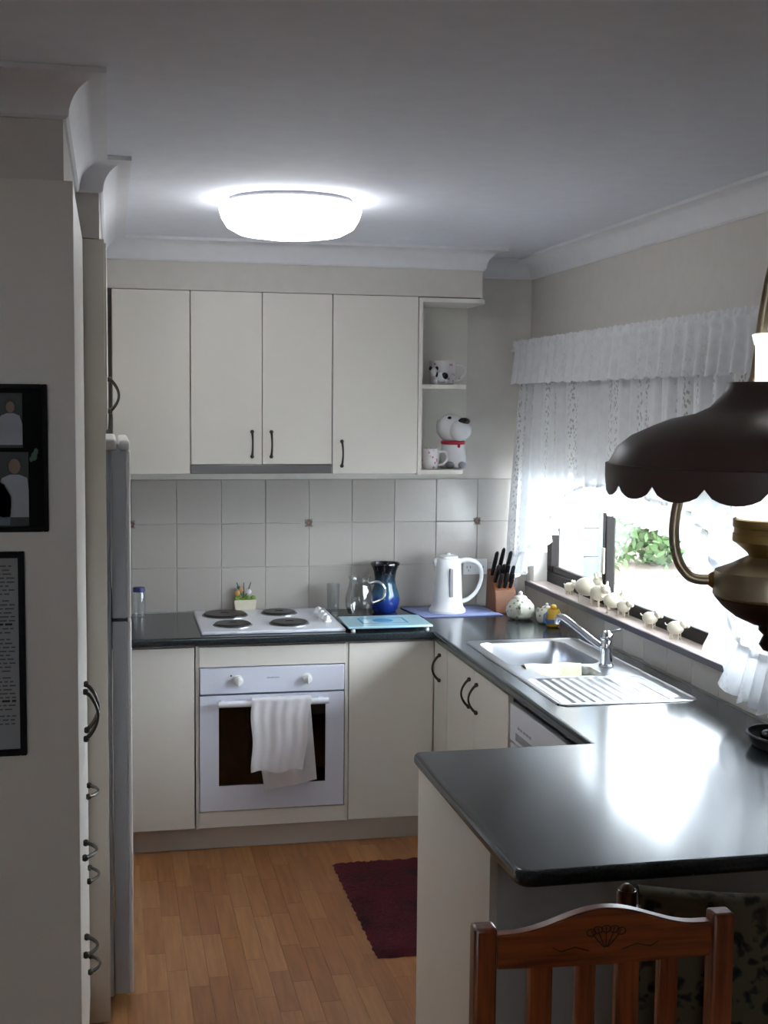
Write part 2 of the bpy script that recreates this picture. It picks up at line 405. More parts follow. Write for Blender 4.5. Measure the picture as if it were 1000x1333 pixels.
box(bm, .006, .25, -8.4, WY0, -.05, CEIL); box(bm, .006, .25, WY1, .006, -.05, CEIL); box(bm, .006, .25, WY0, WY1, -.05, WZ0); box(bm, .006, .25, WY0, WY1, WZ1, CEIL)
wall_right = struct('wall_right', bm, 'wall', 'cream window wall on the right')
struct('wall_left', B(-2.9, -2.65, -2.97, .006, -.05, CEIL), 'wall')
struct('wall_partition', B(-4.8, -2.65, -2.97, -2.85, -.05, CEIL), 'wall')
struct('wall_dining', B(-4.92, -4.8, -8.4, -2.85, -.05, CEIL), 'wall')
bm = nb(); box(bm, -4.92, -3.02, -8.52, -8.4, -.05, CEIL); box(bm, -2.35, .25, -8.52, -8.4, -.05, CEIL); box(bm, -3.02, -2.35, -8.52, -8.4, 2.05, CEIL); box(bm, -3.02, -2.35, -8.52, -8.4, -.05, 1.3)
struct('wall_rear', bm, 'wall')
dw = bpy.data.objects.new('window_fill', None); C.objects.link(dw); dw.location = (-2.7, -8.45, 1.3); dw['kind'] = 'structure'; dw['label'] = 'small unseen window added behind the dining area for fill light'  # unseen window, added to bring fill daylight into the dining area
for a, b in ((-3.02, -2.97), (-2.4, -2.35)): obj('jamb', B(a, b, -8.48, -8.43, 1.3, 2.05, bev=.003), 'brownwood', dw, smooth=0)
for a, b in ((1.3, 1.35), (2.0, 2.05)): obj('rail', B(-2.97, -2.4, -8.47, -8.44, a, b, bev=.003), 'brownwood', dw, smooth=0)
obj('pane', B(-2.97, -2.4, -8.457, -8.453, 1.35, 2.0), 'pane', dw, smooth=0)
struct('wall_bulkhead_back', B(-1.957, -.33, -.325, .006, 2.312, CEIL), 'wall', 'cream bulkhead above the wall cabinets')
bm = nb(); box(bm, -2.65, -2.022, -2.984, -2.03, 2.305, CEIL); box(bm, -2.65, -1.957, -2.03, .006, 2.305, CEIL)
struct('wall_bulkhead_left', bm, 'wall', 'cream bulkhead above the pantry')
# cornice swept round the walls
path = [(-4.8, -2.984), (-2.022, -2.984), (-2.022, -2.03), (-1.957, -2.03), (-1.957, -.325), (-.33, -.325), (-.33, .006), (.006, .006), (.006, -8.4)]
prof = [(0, -.09), (.006, -.09)]+[(.012+.07*(1-math.cos(a)), -.084+.072*math.sin(a)) for a in [PI/2*i/8 for i in range(9)]]+[(.09, -.012), (.09, 0)]
bm = nb(); rings = []
pv = [Vector((*p, 0)) for p in path]
for i, p in enumerate(pv):
    ds = []
    if i > 0: ds.append((pv[i]-pv[i-1]).normalized())
    if i < len(pv)-1: ds.append((pv[i+1]-pv[i]).normalized())
    ns = [Vector((d.y, -d.x, 0)) for d in ds]
    o_ = ns[0] if len(ns) == 1 else (ns[0]+ns[1])/(1+ns[0].dot(ns[1]))
    rings.append([bm.verts.new(p+o_*a+Vector((0, 0, CEIL+b))) for a, b in prof])
for a, b in zip(rings, rings[1:]):
    for k in range(len(prof)-1): bm.faces.new((a[k], b[k], b[k+1], a[k+1]))
bmesh.ops.recalc_face_normals(bm, faces=bm.faces)
struct('trim_1', bm, 'cornice', 'white coved plaster cornice')
# ------------------------------------------------------------------ wall tiles
ts = None; TX = -1.6445
for j in range(3):
    for i in range(-5, 9):
        x0, x1 = max(TX+.2*i, -2.645), min(TX+.2*(i+1), 0)
        if x1-x0 < .03: continue
        if x1-x0 < .199: obj('tile', B(x0+.0012, x1-.0012, -.001, .006, .9+.2*j+.0012, 1.1+.2*j-.0012, bev=.002), 'tile', wall_back); continue
        if ts is None:
            ts = obj('tile', B(-.0988, .0988, -.001, .006, -.0988, .0988, bev=.002), 'tile', wall_back, world=False); ts.location = (x0+.1, 0, 1.0+.2*j)
        else: share(ts, (x0+.1, 0, 1.0+.2*j), wall_back, 'tile')
obj('grout', B(-2.65, .006, .003, .0062, .86, 1.5), 'grout', wall_back, smooth=0)
def motif(cx, cz):
    bm = nb()
    for k in range(5):
        a = 2*PI*k/5+.4; lathe(bm, [(0, 0), (.006, .0012), (.008, 0)], (0, 0, 0), 10, cap0=False)
        for v in bm.verts:
            if not v.tag: v.co += Vector((.010*math.cos(a), .010*math.sin(a), 0)); v.tag = True
    bmesh.ops.rotate(bm, verts=bm.verts, cent=(0, 0, 0), matrix=Matrix.Rotation(PI/2, 3, 'X'))
    bmesh.ops.translate(bm, verts=bm.verts, vec=(cx, -.0012, cz))
    m = obj('flower_motif', bm, 'floralmotif', wall_back)
    bm = nb()
    for a in (.9, 2.4, 4.0, 5.4):
        c = Vector((cx+.019*math.cos(a), -.0015, cz+.019*math.sin(a))); ball(bm, c, .007, 1, .06, .6, u=8, v=6)
    obj('leaf_motif', bm, 'motifgreen', m)
for i in (-1, 3, 7): motif(TX+.2*i, 1.3)
# upstand tiles on the window wall
for i in range(17):
    y1 = -.2*i; y0 = y1-.2
    if i == 0: us = obj('tile', B(-.001, .006, y0+.0012, y1-.0012, .9012, 1.0, bev=.002), 'tile', wall_right)
    else: share(us, (0, -.2*i, 0), wall_right, 'tile')
obj('grout', B(.003, .0062, -3.4, 0, .86, 1.005), 'grout', wall_right, smooth=0)

# ------------------------------------------------------------------ window
win = bpy.data.objects.new('window_1', None); C.objects.link(win); win.location = (.1, -1.29, 1.02); win['kind'] = 'structure'; win['label'] = 'wide dark timber window behind the lace curtain'
obj('sill', B(-.018, .07, -2.44, -.06, 1.0, 1.024, bev=.003), 'sill', win)
obj('sill_edge', B(-.024, -.0175, -2.44, -.06, .999, 1.022, bev=.002), 'silledge', win)
obj('bottom_rail', B(.07, .115, WY0, WY1, 1.02, 1.072, bev=.005), 'brownwood', win)
obj('top_rail', B(.07, .115, WY0, WY1, 2.0, 2.06, bev=.005), 'brownwood', win)
obj('jamb', B(.07, .115, WY1-.05, WY1, 1.07, 2.0, bev=.005), 'brownwood', win)
obj('jamb', B(.07, .115, WY0, WY0+.05, 1.07, 2.0, bev=.005), 'brownwood', win)
ml = obj('mullion', B(.07, .115, -.825, -.785, 1.07, 2.0, bev=.005), 'brownwood', win)
obj('latch', B(.062, .072, -.822, -.79, 1.15, 1.26, bev=.004), 'creamcer', ml)
obj('sash_rail', B(.08, .105, -.785, -.15, 1.072, 1.10, bev=.004), 'brownwood', win)
obj('pane', B(.09, .094, -.785, -.15, 1.09, 2.0), 'pane', win, smooth=0)
obj('pane', B(.09, .094, WY0+.05, -.825, 1.07, 2.0), 'pane', win, smooth=0)
t = thing('roller_blind', 'half-lowered cream roller blind between lace curtain and window glass', 'blind', (.045, -1.26, 1.55))
obj('blind_fabric', B(.044, .046, WY0+.03, WY1-.03, 1.57, 2.02), 'blind', t, smooth=0)
obj('bottom_bar', B(.039, .051, WY0+.03, WY1-.03, 1.55, 1.572, bev=.003), 'blind', t); obj('roller', T([(.045, WY0+.02, 2.03), (.045, WY1-.02, 2.03)], .018, 14), 'blind', t)

# ------------------------------------------------------------------ garden outside
struct('ground_patio', B(.25, 16, -14, 9.4, -.55, -.4), 'patio', 'pale sunlit concrete patio')
struct('ground_yard', B(-16, .25, -22, -8.52, -.55, -.4), 'soil', 'paved yard behind the house')
struct('ground_garden', B(.25, 24, 9.4, 26, -.55, -.37), 'soil', 'garden bed along the fence')
t = thing('roof_eave', 'pale eave of the house above the window outside', 'eave', (.6, -3, 2.25))
obj('lining', B(.25, .86, -8.5, 2.6, 2.25, 2.27), 'eave', t, smooth=0); obj('fascia', B(.86, .89, -8.5, 2.6, 2.2, 2.42), 'brownwood', t, smooth=0); obj('roof_sheet', B(.25, .92, -8.5, 2.6, 2.43, 2.46), 'eave', t, smooth=0)
t = thing('house_wing', 'pale clad wall outside the left window pane, colour darkened in place of shade', 'building', (.9, 2.6, -.4))
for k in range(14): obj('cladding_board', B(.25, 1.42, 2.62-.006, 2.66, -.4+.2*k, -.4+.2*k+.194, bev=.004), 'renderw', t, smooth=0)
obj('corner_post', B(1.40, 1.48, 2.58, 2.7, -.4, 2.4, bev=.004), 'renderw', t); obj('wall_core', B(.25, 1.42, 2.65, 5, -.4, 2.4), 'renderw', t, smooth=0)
t = thing('paling_fence', 'brown timber paling fence across the back of the garden', 'fence', (8, 12.6, -.37))
random.seed(5); fp = None
for k in range(100):
    xx = 1+.15*k; h = random.uniform(-.02, .02)
    if fp is None: fp = obj('paling', B(-.07, .07, -.01, .01, 0, 1.87, bev=.004), 'fence', t, world=False); fp.location = (xx-8, 0, h)
    else:
        o = bpy.data.objects.new('paling', fp.data); C.objects.link(o); o.parent = t; o.location = (xx-8, 0, h)
for zz in (0, 1.1): obj('fence_rail', B(1, 16, 12.62, 12.68, zz, zz+.08), 'fence', t, smooth=0)
def shrub(x, y, r, h, n, mat, label, seed, blade=.10, nm='garden_shrub', cat='shrub'):
    random.seed(seed); t = thing(nm, label, cat, (x, y, -.37))
    bm = nb(); bs = nb()
    for k in range(9):
        a = random.uniform(0, 2*PI); q = random.uniform(.2, .75)*r
        tube(bs, [(x, y, -.38), (x+q*.5*math.cos(a), y+q*.5*math.sin(a), -.37+h*.45), (x+q*math.cos(a), y+q*math.sin(a), -.37+h*.85)], [.014, .01, .004], 6)
    for k in range(n):
        a = random.uniform(0, 2*PI); zt = random.random()**.8; rr = r*math.sqrt(random.random())*math.sqrt(max(.08, 1-(2*zt-.9)**2*.8))
        c = Vector((x+rr*math.cos(a), y+rr*math.sin(a), -.34+h*zt)); d = Vector((random.gauss(0, 1), random.gauss(0, 1), random.gauss(.3, .8))).normalized(); s = d.cross(Vector((random.random(), random.random(), random.random()))).normalized()
        l = blade*random.uniform(.6, 1.2)
        bm.faces.new([bm.verts.new(c), bm.verts.new(c+d*l*.5+s*l*.22), bm.verts.new(c+d*l), bm.verts.new(c+d*l*.5-s*l*.22)])
    f = obj('foliage', bm, mat, t, smooth=0); f['kind'] = 'stuff'; obj('stem', bs, 'stem', t)
shrub(5.6, 10.9, .75, 1.35, 1500, 'leaf', 'large green shrub in front of the garden fence', 1, .2)
shrub(4.3, 10.2, .5, .8, 700, 'leafp', 'low pale leafy shrub nearest the window mullion', 2, .14)
shrub(7.4, 11.4, .8, 1.0, 900, 'leafp', 'pale grey-green shrub at the right end of the fence', 3, .17)

# ------------------------------------------------------------------ worktop (one continuous L with peninsula)
SX0, SX1, SY0, SY1 = -.555, -.075, -2.03, -.905      # sink outline
def fillet(c, d0, d1, r, n=6):      # rounded plan corner at c between unit directions d0 (back) and d1 (on)
    c, d0, d1 = Vector(c), Vector(d0), Vector(d1); o_ = c+(d0+d1)*r
    return [tuple(o_-d1*r*math.cos(PI/2*k/n)-d0*r*math.sin(PI/2*k/n)) for k in range(n+1)]
out_ = [(-2.645, -.002), (-2.645, -.655), (-.62, -.655), (-.62, -2.455)]+fillet((-1.13, -2.455), (1, 0), (0, -1), .02)+fillet((-1.13, -3.39), (0, 1), (1, 0), .035)+[(-.002, -3.39), (-.002, -.002)]
hole = [(SX0+.015, SY0+.015), (SX1-.015, SY0+.015), (SX1-.015, SY1-.015), (SX0+.015, SY1-.015)]
bm = nb(); prof_ = [(.014-.014*math.sin(q), .9-.014+.014*math.cos(q)) for q in [PI/2*k/5 for k in range(6)]]+[(.014-.014*math.sin(q), .864+.014+.014*math.cos(q)) for q in [PI/2+PI/2*k/5 for k in range(6)]]
n_ = len(out_); rings = []
for i in range(n_):
    p0, p1, p2 = Vector(out_[i-1]), Vector(out_[i]), Vector(out_[(i+1) % n_])
    a_, b_ = (p1-p0).normalized(), (p2-p1).normalized(); na, nb_ = Vector((-a_.y, a_.x)), Vector((-b_.y, b_.x)); m_ = (na+nb_)/(1+na.dot(nb_))
    rings.append([bm.verts.new((p1.x+m_.x*o_, p1.y+m_.y*o_, z_)) for o_, z_ in prof_])
for i in range(n_):
    A_, B_ = rings[i], rings[(i+1) % n_]
    for k in range(len(prof_)-1): bm.faces.new((A_[k], B_[k], B_[k+1], A_[k+1]))
for z_, kk in ((.9, 0), (.864, -1)):
    hv = [bm.verts.new((x_, y_, z_)) for x_, y_ in hole]
    es = [bm.edges.new((hv[k], hv[(k+1) % 4])) for k in range(4)]+[bm.edges.get((rings[i][kk], rings[(i+1) % n_][kk])) for i in range(n_)]
    bmesh.ops.triangle_fill(bm, use_beauty=True, use_dissolve=False, edges=es)
    if kk == 0: top_h = hv
    else:
        for k in range(4): bm.faces.new((top_h[k], top_h[(k+1) % 4], hv[(k+1) % 4], hv[k]))
bmesh.ops.recalc_face_normals(bm, faces=bm.faces)
tag(obj('worktop', bm, 'bench', smooth=50), 'dark green-black laminate worktop running round into the peninsula', 'worktop')

# ------------------------------------------------------------------ base cabinets, back run
DY = -.605
def door_y(name, parent, x0, x1, z0, z1, y=DY, th=.02):   # door facing the camera
    return obj(name, B(x0+.0015, x1-.0015, y-th, y, z0, z1, bev=.002), 'cab', parent)
def door_x(name, parent, y0, y1, z0, z1, x, th=.02):      # door facing +x or -x (front at x)
    return obj(name, B(min(x, x+th), max(x, x+th), y0+.0015, y1-.0015, z0, z1, bev=.002), 'cab', parent)
t = thing('base_cabinet', 'cream base cabinet between the fridge and the oven', 'cabinet', (-2.1, -.3, .1))
obj('body', B(-2.64, -1.605, DY, -.01, .1, .862), 'carcass', t, smooth=0); door_y('door', t, -2.05, -1.605, .105, .855)
t = thing('oven_housing', 'cream cabinet framing the built-in oven', 'cabinet', (-1.285, -.3, .1))
obj('body', B(-1.6, -.972, -.05, -.01, .1, .862), 'carcass', t, smooth=0)
for a, b in ((-1.6, -1.587), (-.985, -.972)): obj('side_panel', B(a, b, DY-.015, -.05, .1, .862), 'carcass', t, smooth=0)
obj('top_rail', B(-1.587, -.985, DY-.02, DY, .773, .855, bev=.001), 'cab', t, smooth=0); obj('bottom_rail', B(-1.587, -.985, DY-.02, -.05, .105, .171, bev=.001), 'cab', t, smooth=0)
t = thing('base_cabinet', 'cream corner base cabinet right of the oven', 'cabinet', (-.8, -.3, .1))
obj('body', B(-.97, -.015, DY, -.01, .1, .862), 'carcass', t, smooth=0); door_y('door', t, -.97, -.605, .105, .855)
for n_, bx_ in (('baseboard_back', (-2.6, -.57, -.572, -.556, 0, .102)), ('baseboard_right', (-.566, -.55, -2.45, -.572, 0, .102))):
    struct(n_, B(*bx_, bev=.001), 'kick', 'pale kickboard under the base cabinets, '+('oven run' if 'back' in n_ else 'sink run'))

# oven
t = thing('built_in_oven', 'white built-in oven with dark glass door', 'oven', (-1.286, -.3, .172))
ox0, ox1 = -1.5845, -.9895
obj('body', B(ox0+.02, ox1-.02, -.59, -.06, .19, .75), 'black', t, smooth=0)
cp = obj('control_panel', B(ox0, ox1, -.632, -.59, .662, .769, bev=.003), 'ovenwhite', t)
for kx in (-1.43, -1.145):
    bm = nb(); lathe(bm, [(.022, 0), (.022, .006), (.017, .008), (.015, .028), (.012, .031)], (0, 0, 0), 24); box(bm, -.004, .004, -.018, .018, .02, .036, bev=.002)
    bmesh.ops.rotate(bm, verts=bm.verts, cent=(0, 0, 0), matrix=Matrix.Rotation(PI/2, 3, 'X')); bmesh.ops.translate(bm, verts=bm.verts, vec=(kx, -.632, .716)); obj('knob', bm, 'plastic', cp)
obj('indicator_light', BL((-1.458, -.632, .737), .004, u=8, v=6), 'black', cp)
bm = nb()
for k, (w, h) in enumerate(((.004, .004), (.003, .006), (.004, .004), (.004, .004), (.003, .006), (.004, .004), (.004, .004), (.003, .005), (.004, .004))): box(bm, -1.312+.0058*k, -1.312+.0058*k+w, -.6326, -.6318, .722, .722+h)
obj('brand_lettering', bm, 'greycer', cp, smooth=0)
dr = obj('oven_door', None or nb(), 'ovenwhite', t)
bm = nb(); wx0, wx1, wz0, wz1 = -1.508, -1.067, .278, .605
for a in ((ox0, wx0, .176, .655), (wx1, ox1, .176, .655), (wx0, wx1, .176, wz0), (wx0, wx1, wz1, .655)): box(bm, a[0], a[1], -.63, -.6, a[2], a[3])
bmesh.ops.remove_doubles(bm, verts=bm.verts, dist=1e-5); bm.to_mesh(dr.data); bm.free()
for v in dr.data.vertices: v.co -= off(dr)
dr.data.materials.clear(); dr.data.materials.append(M['ovenwhite'])
gl = obj('door_glass', B(wx0, wx1, -.624, -.618, wz0, wz1), glass_mat('smoked_oven_glass', (.22, .15, .12, 1), .3), dr, smooth=0)
obj('oven_cavity', B(wx0, wx1, -.5905, -.585, wz0, wz1), 'darkglass', t, smooth=0)
for zz in (.505, .365):
    bm = nb()
    for k in range(2): tube(bm, [(wx0+.02, -.605, zz-.012*k), (wx0+.035, -.607, zz-.02*k), (wx1-.035, -.607, zz-.02*k), (wx1-.02, -.605, zz-.012*k)], .0022, 6)
    obj('oven_rack', bm, 'rim', t)
hd = obj('door_handle', T([(wx0-.005, -.668, .628), (wx0+.12, -.672, .629), (wx1-.12, -.672, .629), (wx1+.005, -.668, .628)], .013, 14), 'white', dr)
bm = nb()
for a in (wx0+.02, wx1-.02): box(bm, a-.012, a+.012, -.668, -.628, .619, .637, bev=.003)
obj('handle_mount', bm, 'white', dr)
# towel over the oven door handle
def tw(u, v):
    fold = .005*math.sin(u*13+1)*(.25+abs(v-.45)*1.3)+.002*math.sin(u*33)
    if v < .44:     # front drop
        s = v/.44; z = .350+s*(.645-.350)+(1-s)*.006*math.sin(u*9); x = -1.381+u*(.232-.02*(1-s)+.012*s)+.004*math.sin(z*30); y = -.694-fold-.006*(1-s)
    elif v < .54:   # over the bar
        a = (v-.44)/.1*PI; x = -1.381+u*.244; z = .645+.009*math.sin(a); y = -.672-.022*math.cos(a)-fold*(1-(v-.44)/.1)
    else:           # back drop, longer and skewed
        s = (v-.54)/.46; zb = .258+.036*u; z = .645+s*(zb-.645); x = -1.381+u*.244*(1-.11*s)+.058*s; y = -.655+.006*math.sin(u*8)+.004*s
    return (x, y, z)
tag(obj('tea_towel', sheet(tw, 40, 70, .004), 'towel', smooth=80), 'white terry tea towel hung over the oven door handle', 'towel')

# hob
t = thing('electric_hob', 'white electric hob with four dark solid hotplates', 'hob', (-1.275, -.335, .9))
obj('base_plate', B(-1.575, -.978, -.60, -.05, .9, .914, bev=.006, seg=3), 'white', t)
for cx, cy, r in ((-1.445, -.20, .095), (-1.205, -.18, .075), (-1.435, -.455, .077), (-1.195, -.45, .08)):
    h = obj('hotplate', L([(r, .918), (r, .922), (r-.006, .926), (.02, .926), (.017, .9235), (0, .9235)], (cx, cy, 0), 40), 'hotplate', t)
    obj('steel_ring', L([(r+.006, .913), (r+.006, .9165), (r+.001, .919), (r+.0005, .914)], (cx, cy, 0), 40, cap0=False, cap1=False), 'rim', h)
for k in range(4):
    cy = -.20-.075*k
    bm = L([(.021, .913), (.021, .922), (.016, .925), (.014, .937), (.011, .940), (0, .940)], (-1.03, cy, 0), 20); box(bm, -1.034, -1.026, cy-.016, cy+.016, .928, .943, bev=.002); obj('knob', bm, 'plastic', t)

# ------------------------------------------------------------------ sink run (doors face -x)
def sink_door(parent, y0, y1): return obj('door', B(-.605, -.586, y0+.0015, y1-.0015, .105, .855, bev=.002), 'cab', parent)
t = thing('base_cabinet', 'narrow cream corner cupboard beside the sink doors', 'cabinet', (-.3, -.74, .1))
obj('body', B(-.585, -.02, -.84, -.63, .1, .862), 'carcass', t, smooth=0); d = sink_door(t, -.84, -.63); obj('handle', bow((-.605, -.735, .762), (0, 0, 1), (-1, 0, 0)), 'pewter', d)
t = thing('sink_cabinet', 'cream two-door cupboard under the sink', 'cabinet', (-.3, -1.25, .1))
obj('body', B(-.585, -.02, -1.66, -.845, .1, .70), 'carcass', t, smooth=0)
d = sink_door(t, -1.232, -.845); obj('handle', bow((-.605, -1.185, .757), (0, 0, 1), (-1, 0, 0)), 'pewter', d)
d = sink_door(t, -1.66, -1.232); obj('handle', bow((-.605, -1.285, .757), (0, 0, 1), (-1, 0, 0)), 'pewter', d)
t = thing('dishwasher', 'white dishwasher next to the sink cupboard', 'dishwasher', (-.3, -2.0, 0))
obj('body', B(-.575, -.02, -2.27, -1.67, .02, .70), 'white', t, smooth=0); d = obj('door', B(-.600, -.58, -2.27, -1.672, .1, .70, bev=.004), 'white', t)
cp = obj('control_panel', B(-.603, -.58, -2.27, -1.672, .705, .835, bev=.004), 'white', t)
bm = nb()
for k in range(5): box(bm, -.6042, -.6028, -1.78-.03*k, -1.76-.03*k, .762, .770)
obj('button', bm, 'greycer', cp, smooth=0); obj('handle_recess', B(-.6040, -.602, -1.93, -1.74, .72, .745, bev=.002), 'greycer', cp)
# sink: pressed steel heightfield cut into parts
def rr(x, y, x0, x1, y0, y1, r):
    dx = max(x0+r-x, x-(x1-r), 0); dy = max(y0+r-y, y-(y1-r), 0); return math.hypot(dx, dy)-r if (dx > 0 or dy > 0) else -min(x-x0, x1-x, y-y0, y1-y)
BW = (-.515, -.165, -1.415, -.955); SB = (-.46, -.235, -1.605, -1.44); DRN = (-.53, -.12, -2.0, -1.625)
def sinkz(x, y):
    z = .903
    for (b, dep, r) in ((BW, .16, .06), (SB, .09, .05)):
        d = -rr(x, y, *b, r)
        if d > 0: s = min(1, d/.035); z -= dep*(s*s*(3-2*s))
    d = -rr(x, y, *DRN, .04)
    if d > 0: z -= .007*min(1, d/.015)-.0045*min(1, d/.03)*(.5+.5*math.cos(2*PI*x/.034))
    o_ = -rr(x, y, SX0, SX1, SY0, SY1, .04)
    if o_ < .012: z = .9012+.004*math.sin(max(0, o_)/.012*PI/2*2)
    return z
t = thing('inset_sink', 'stainless steel sink with two bowls and ridged drainer', 'sink', (-.3, -1.45, .9))
regs = {'bowl': nb(), 'small_bowl': nb(), 'drainer': nb(), 'rim': nb()}; vm = {k: {} for k in regs}
NX, NY = 80, 170
def sp(i, j): return SX0+(SX1-SX0)*i/NX, SY0+(SY1-SY0)*j/NY
for i in range(NX):
    for j in range(NY):
        cx, cy = sp(i+.5, j+.5)
        if rr(cx, cy, SX0, SX1, SY0, SY1, .04) > 0: continue
        k = 'bowl' if rr(cx, cy, *BW, .06) < 0 else 'small_bowl' if rr(cx, cy, *SB, .05) < 0 else 'drainer' if rr(cx, cy, *DRN, .04) < 0 else 'rim'
        f = []
        for a, b in ((i, j), (i+1, j), (i+1, j+1), (i, j+1)):
            if (a, b) not in vm[k]: x_, y_ = sp(a, b); vm[k][a, b] = regs[k].verts.new((x_, y_, sinkz(x_, y_)))
            f.append(vm[k][a, b])
        regs[k].faces.new(f)
for k, b in regs.items(): bmesh.ops.recalc_face_normals(b, faces=b.faces); obj(k, b, 'steel', t, smooth=60)
for cx, cy, z in ((-.34, -1.185, .744), (-.325, -1.525, .814)): obj('drain', L([(.04, 0), (.04, .003), (.03, .003), (.026, -.001), (0, -.001)], (cx, cy, z), 24), 'chrome', t)
t = thing('mixer_tap', 'chrome mixer tap with a long raised spout', 'tap', (-.178, -1.475, .904))
tp = (-.178, -1.475)
obj('tap_body', L([(.027, .903), (.027, .909), (.022, .914), (.021, .955), (.023, .965), (.023, .985), (.019, 1.0)], (*tp, 0), 24), 'chrome', t)
lv = obj('lever_cap', L([(.021, 1.0), (.023, 1.006), (.022, 1.022), (.013, 1.034), (0, 1.037)], (*tp, 0), 24), 'chrome', t)
obj('lever', T([(tp[0], tp[1], 1.028), (tp[0]+.02, tp[1]-.012, 1.034), (tp[0]+.045, tp[1]-.02, 1.04)], [.006, .005, .004], 8), 'chrome', lv)
obj('spout', T([(tp[0]-.008, tp[1]+.012, .968), (tp[0]-.028, tp[1]+.09, .99), (tp[0]-.068, tp[1]+.225, 1.036), (tp[0]-.08, tp[1]+.262, 1.043), (tp[0]-.086, tp[1]+.28, 1.036), (tp[0]-.088, tp[1]+.285, 1.015)], [.012, .013, .013, .0135, .0135, .0125], 12), 'chrome', t)
def dc(u, v):
    x = -.478+.215*u
    if v < .55: s = v/.55; return (x+.03*(1-s)*(.5-u), -1.445-.05*(1-s)**.7+.003*math.sin(u*14), .842+s*.072+.02*(1-s)*max(0, .3-u))
    s = (v-.55)/.45; return (x, -1.445+s*.055, .914-.022*s*s+.002*math.sin(u*11))
tag(obj('dish_cloth', sheet(dc, 24, 20, .004), 'yellowcloth', smooth=80), 'pale yellow dish cloth over the divider between the sink bowls', 'cloth')

# ------------------------------------------------------------------ peninsula
t = thing('peninsula_cabinet', 'peninsula base with cream end panel under the dark worktop', 'cabinet', (-.6, -2.8, 0))
obj('body', B(-1.095, -.01, -3.12, -2.49, .1, .862), 'carcass', t, smooth=0)
obj('end_panel', B(-1.115, -1.096, -3.142, -2.465, 0, .863, bev=.001), 'cab', t, smooth=0)
obj('back_panel', B(-1.0955, -.006, -3.14, -3.122, 0, .863), 'panelgrey', t, smooth=0)
for k in range(2): obj('door', B(-1.094+.25*k, -.848+.25*k, -2.488, -2.47, .105, .855, bev=.002), 'cab', t)
bm = nb(); tube(bm, [(-.36, -3.142, .85), (-.36, -3.15, .80), (-.365, -3.155, .77)], .008, 8); obj('bracket', bm, 'black', t)

# ------------------------------------------------------------------ wall cabinets
UY = -.312
def upper(label, x0, x1, z0, doors, hand):
    t = thing('wall_cabinet', label, 'cabinet', ((x0+x1)/2, -.15, z0))
    obj('body', B(x0, x1, UY, -.003, z0, 2.308), 'carcass', t, smooth=0)
    for k, (a, b) in enumerate(doors):
        d = door_y('door', t, a, b, z0+.001, 2.3095, UY)
        if hand[k] is not None: obj('handle', bow((hand[k][0], UY-.02, hand[k][1]), (0, 0, 1), (0, -1, 0)), 'pewter', d)
    return t
upper('cream single-door wall cabinet left of the rangehood', -1.922, -1.601, 1.543, [(-1.922, -1.601)], [None])
hc = upper('cream two-door wall cabinet above the rangehood', -1.6, -.996, 1.583, [(-1.6, -1.298), (-1.298, -.996)], [(-1.341, 1.67), (-1.259, 1.67)])
upper('cream single-door wall cabinet beside the open shelves', -.995, -.617, 1.543, [(-.995, -.617)], [(-.953, 1.63)])
t = thing('rangehood', 'slim grey slide-out rangehood under the wall cabinets', 'rangehood', (-1.298, -.15, 1.543))
obj('body', B(-1.596, -1.0, -.30, -.01, 1.55, 1.582), 'hoodsteel', t, smooth=0); obj('front_strip', B(-1.6, -.997, -.334, -.30, 1.544, 1.581, bev=.002), 'hoodsteel', t)
bm = nb(); box(bm, -.616, -.598, -.332, -.003, 1.538, 2.306)
t = thing('open_shelf_unit', 'cream open corner shelves at the end of the wall cabinets', 'shelf', (-.46, -.15, 1.538))
obj('side_panel', bm, 'cab', t, smooth=0); obj('back_panel', B(-.598, -.308, -.012, -.003, 1.54, 2.29), 'carcass', t, smooth=0)
def shelf(z, xr, th=.018):
    pts = [(-.598, -.003), (xr, -.003)]+[(xr-.06+.06*math.cos(a), -.27-.06*math.sin(a)) for a in [PI/2*k/6 for k in range(7)]]+[(-.598, -.33)]
    obj('shelf', prism(pts, 'z', z, z+th, .001), 'cab', t, smooth=0)
shelf(2.289, -.305); shelf(1.914, -.385); shelf(1.54, -.395)

# over-fridge cabinet, pantry, fridge
t = thing('wall_cabinet', 'cream overhead cabinet above the fridge', 'cabinet', (-2.2, -1.2, 1.78))
obj('body', B(-2.64, -1.957, -1.98, -.335, 1.76, 2.30), 'carcass', t, smooth=0)
for a, b, hy in ((-1.98, -1.43, -1.5), (-1.43, -.88, -1.36), (-.88, -.338, None)):
    d = obj('door', B(-1.956, -1.938, a+.002, b-.002, 1.762, 2.298, bev=.002), 'cab', t)
    if hy: obj('handle', bow((-1.938, hy, 1.865), (0, 0, 1), (1, 0, 0)), 'pewter', d)
t = thing('tall_pantry', 'tall cream pantry with grey end panel facing the dining area', 'pantry', (-2.3, -2.5, 0))
obj('end_panel', B(-2.64, -2.003, -3.002, -2.984, 0, 2.302, bev=.001), 'cab', t, smooth=0)
obj('body', B(-2.64, -2.024, -2.982, -2.04, .08, 2.3), 'carcass', t, smooth=0)
for a, b, hy in ((-2.983, -2.51, -2.555), (-2.51, -2.027, -2.465)):
    d = obj('door', B(-2.022, -2.003, a+.0015, b-.0015, .93, 2.30, bev=.002), 'cab', t); obj('handle', bow((-2.003, hy, 1.06), (0, 0, 1), (1, 0, 0), .12), 'pewter', d)
    for z0, z1, hz in ((.66, .926, .78), (.40, .656, .545), (.09, .396, .29)):
        d = obj('drawer', B(-2.022, -2.003, a+.0015, b-.0015, z0, z1, bev=.002), 'cab', t); obj('handle', bow((-2.003, (a+b)/2, hz), (0, 1, 0), (1, 0, 0), .105, .026), 'pewter', d)
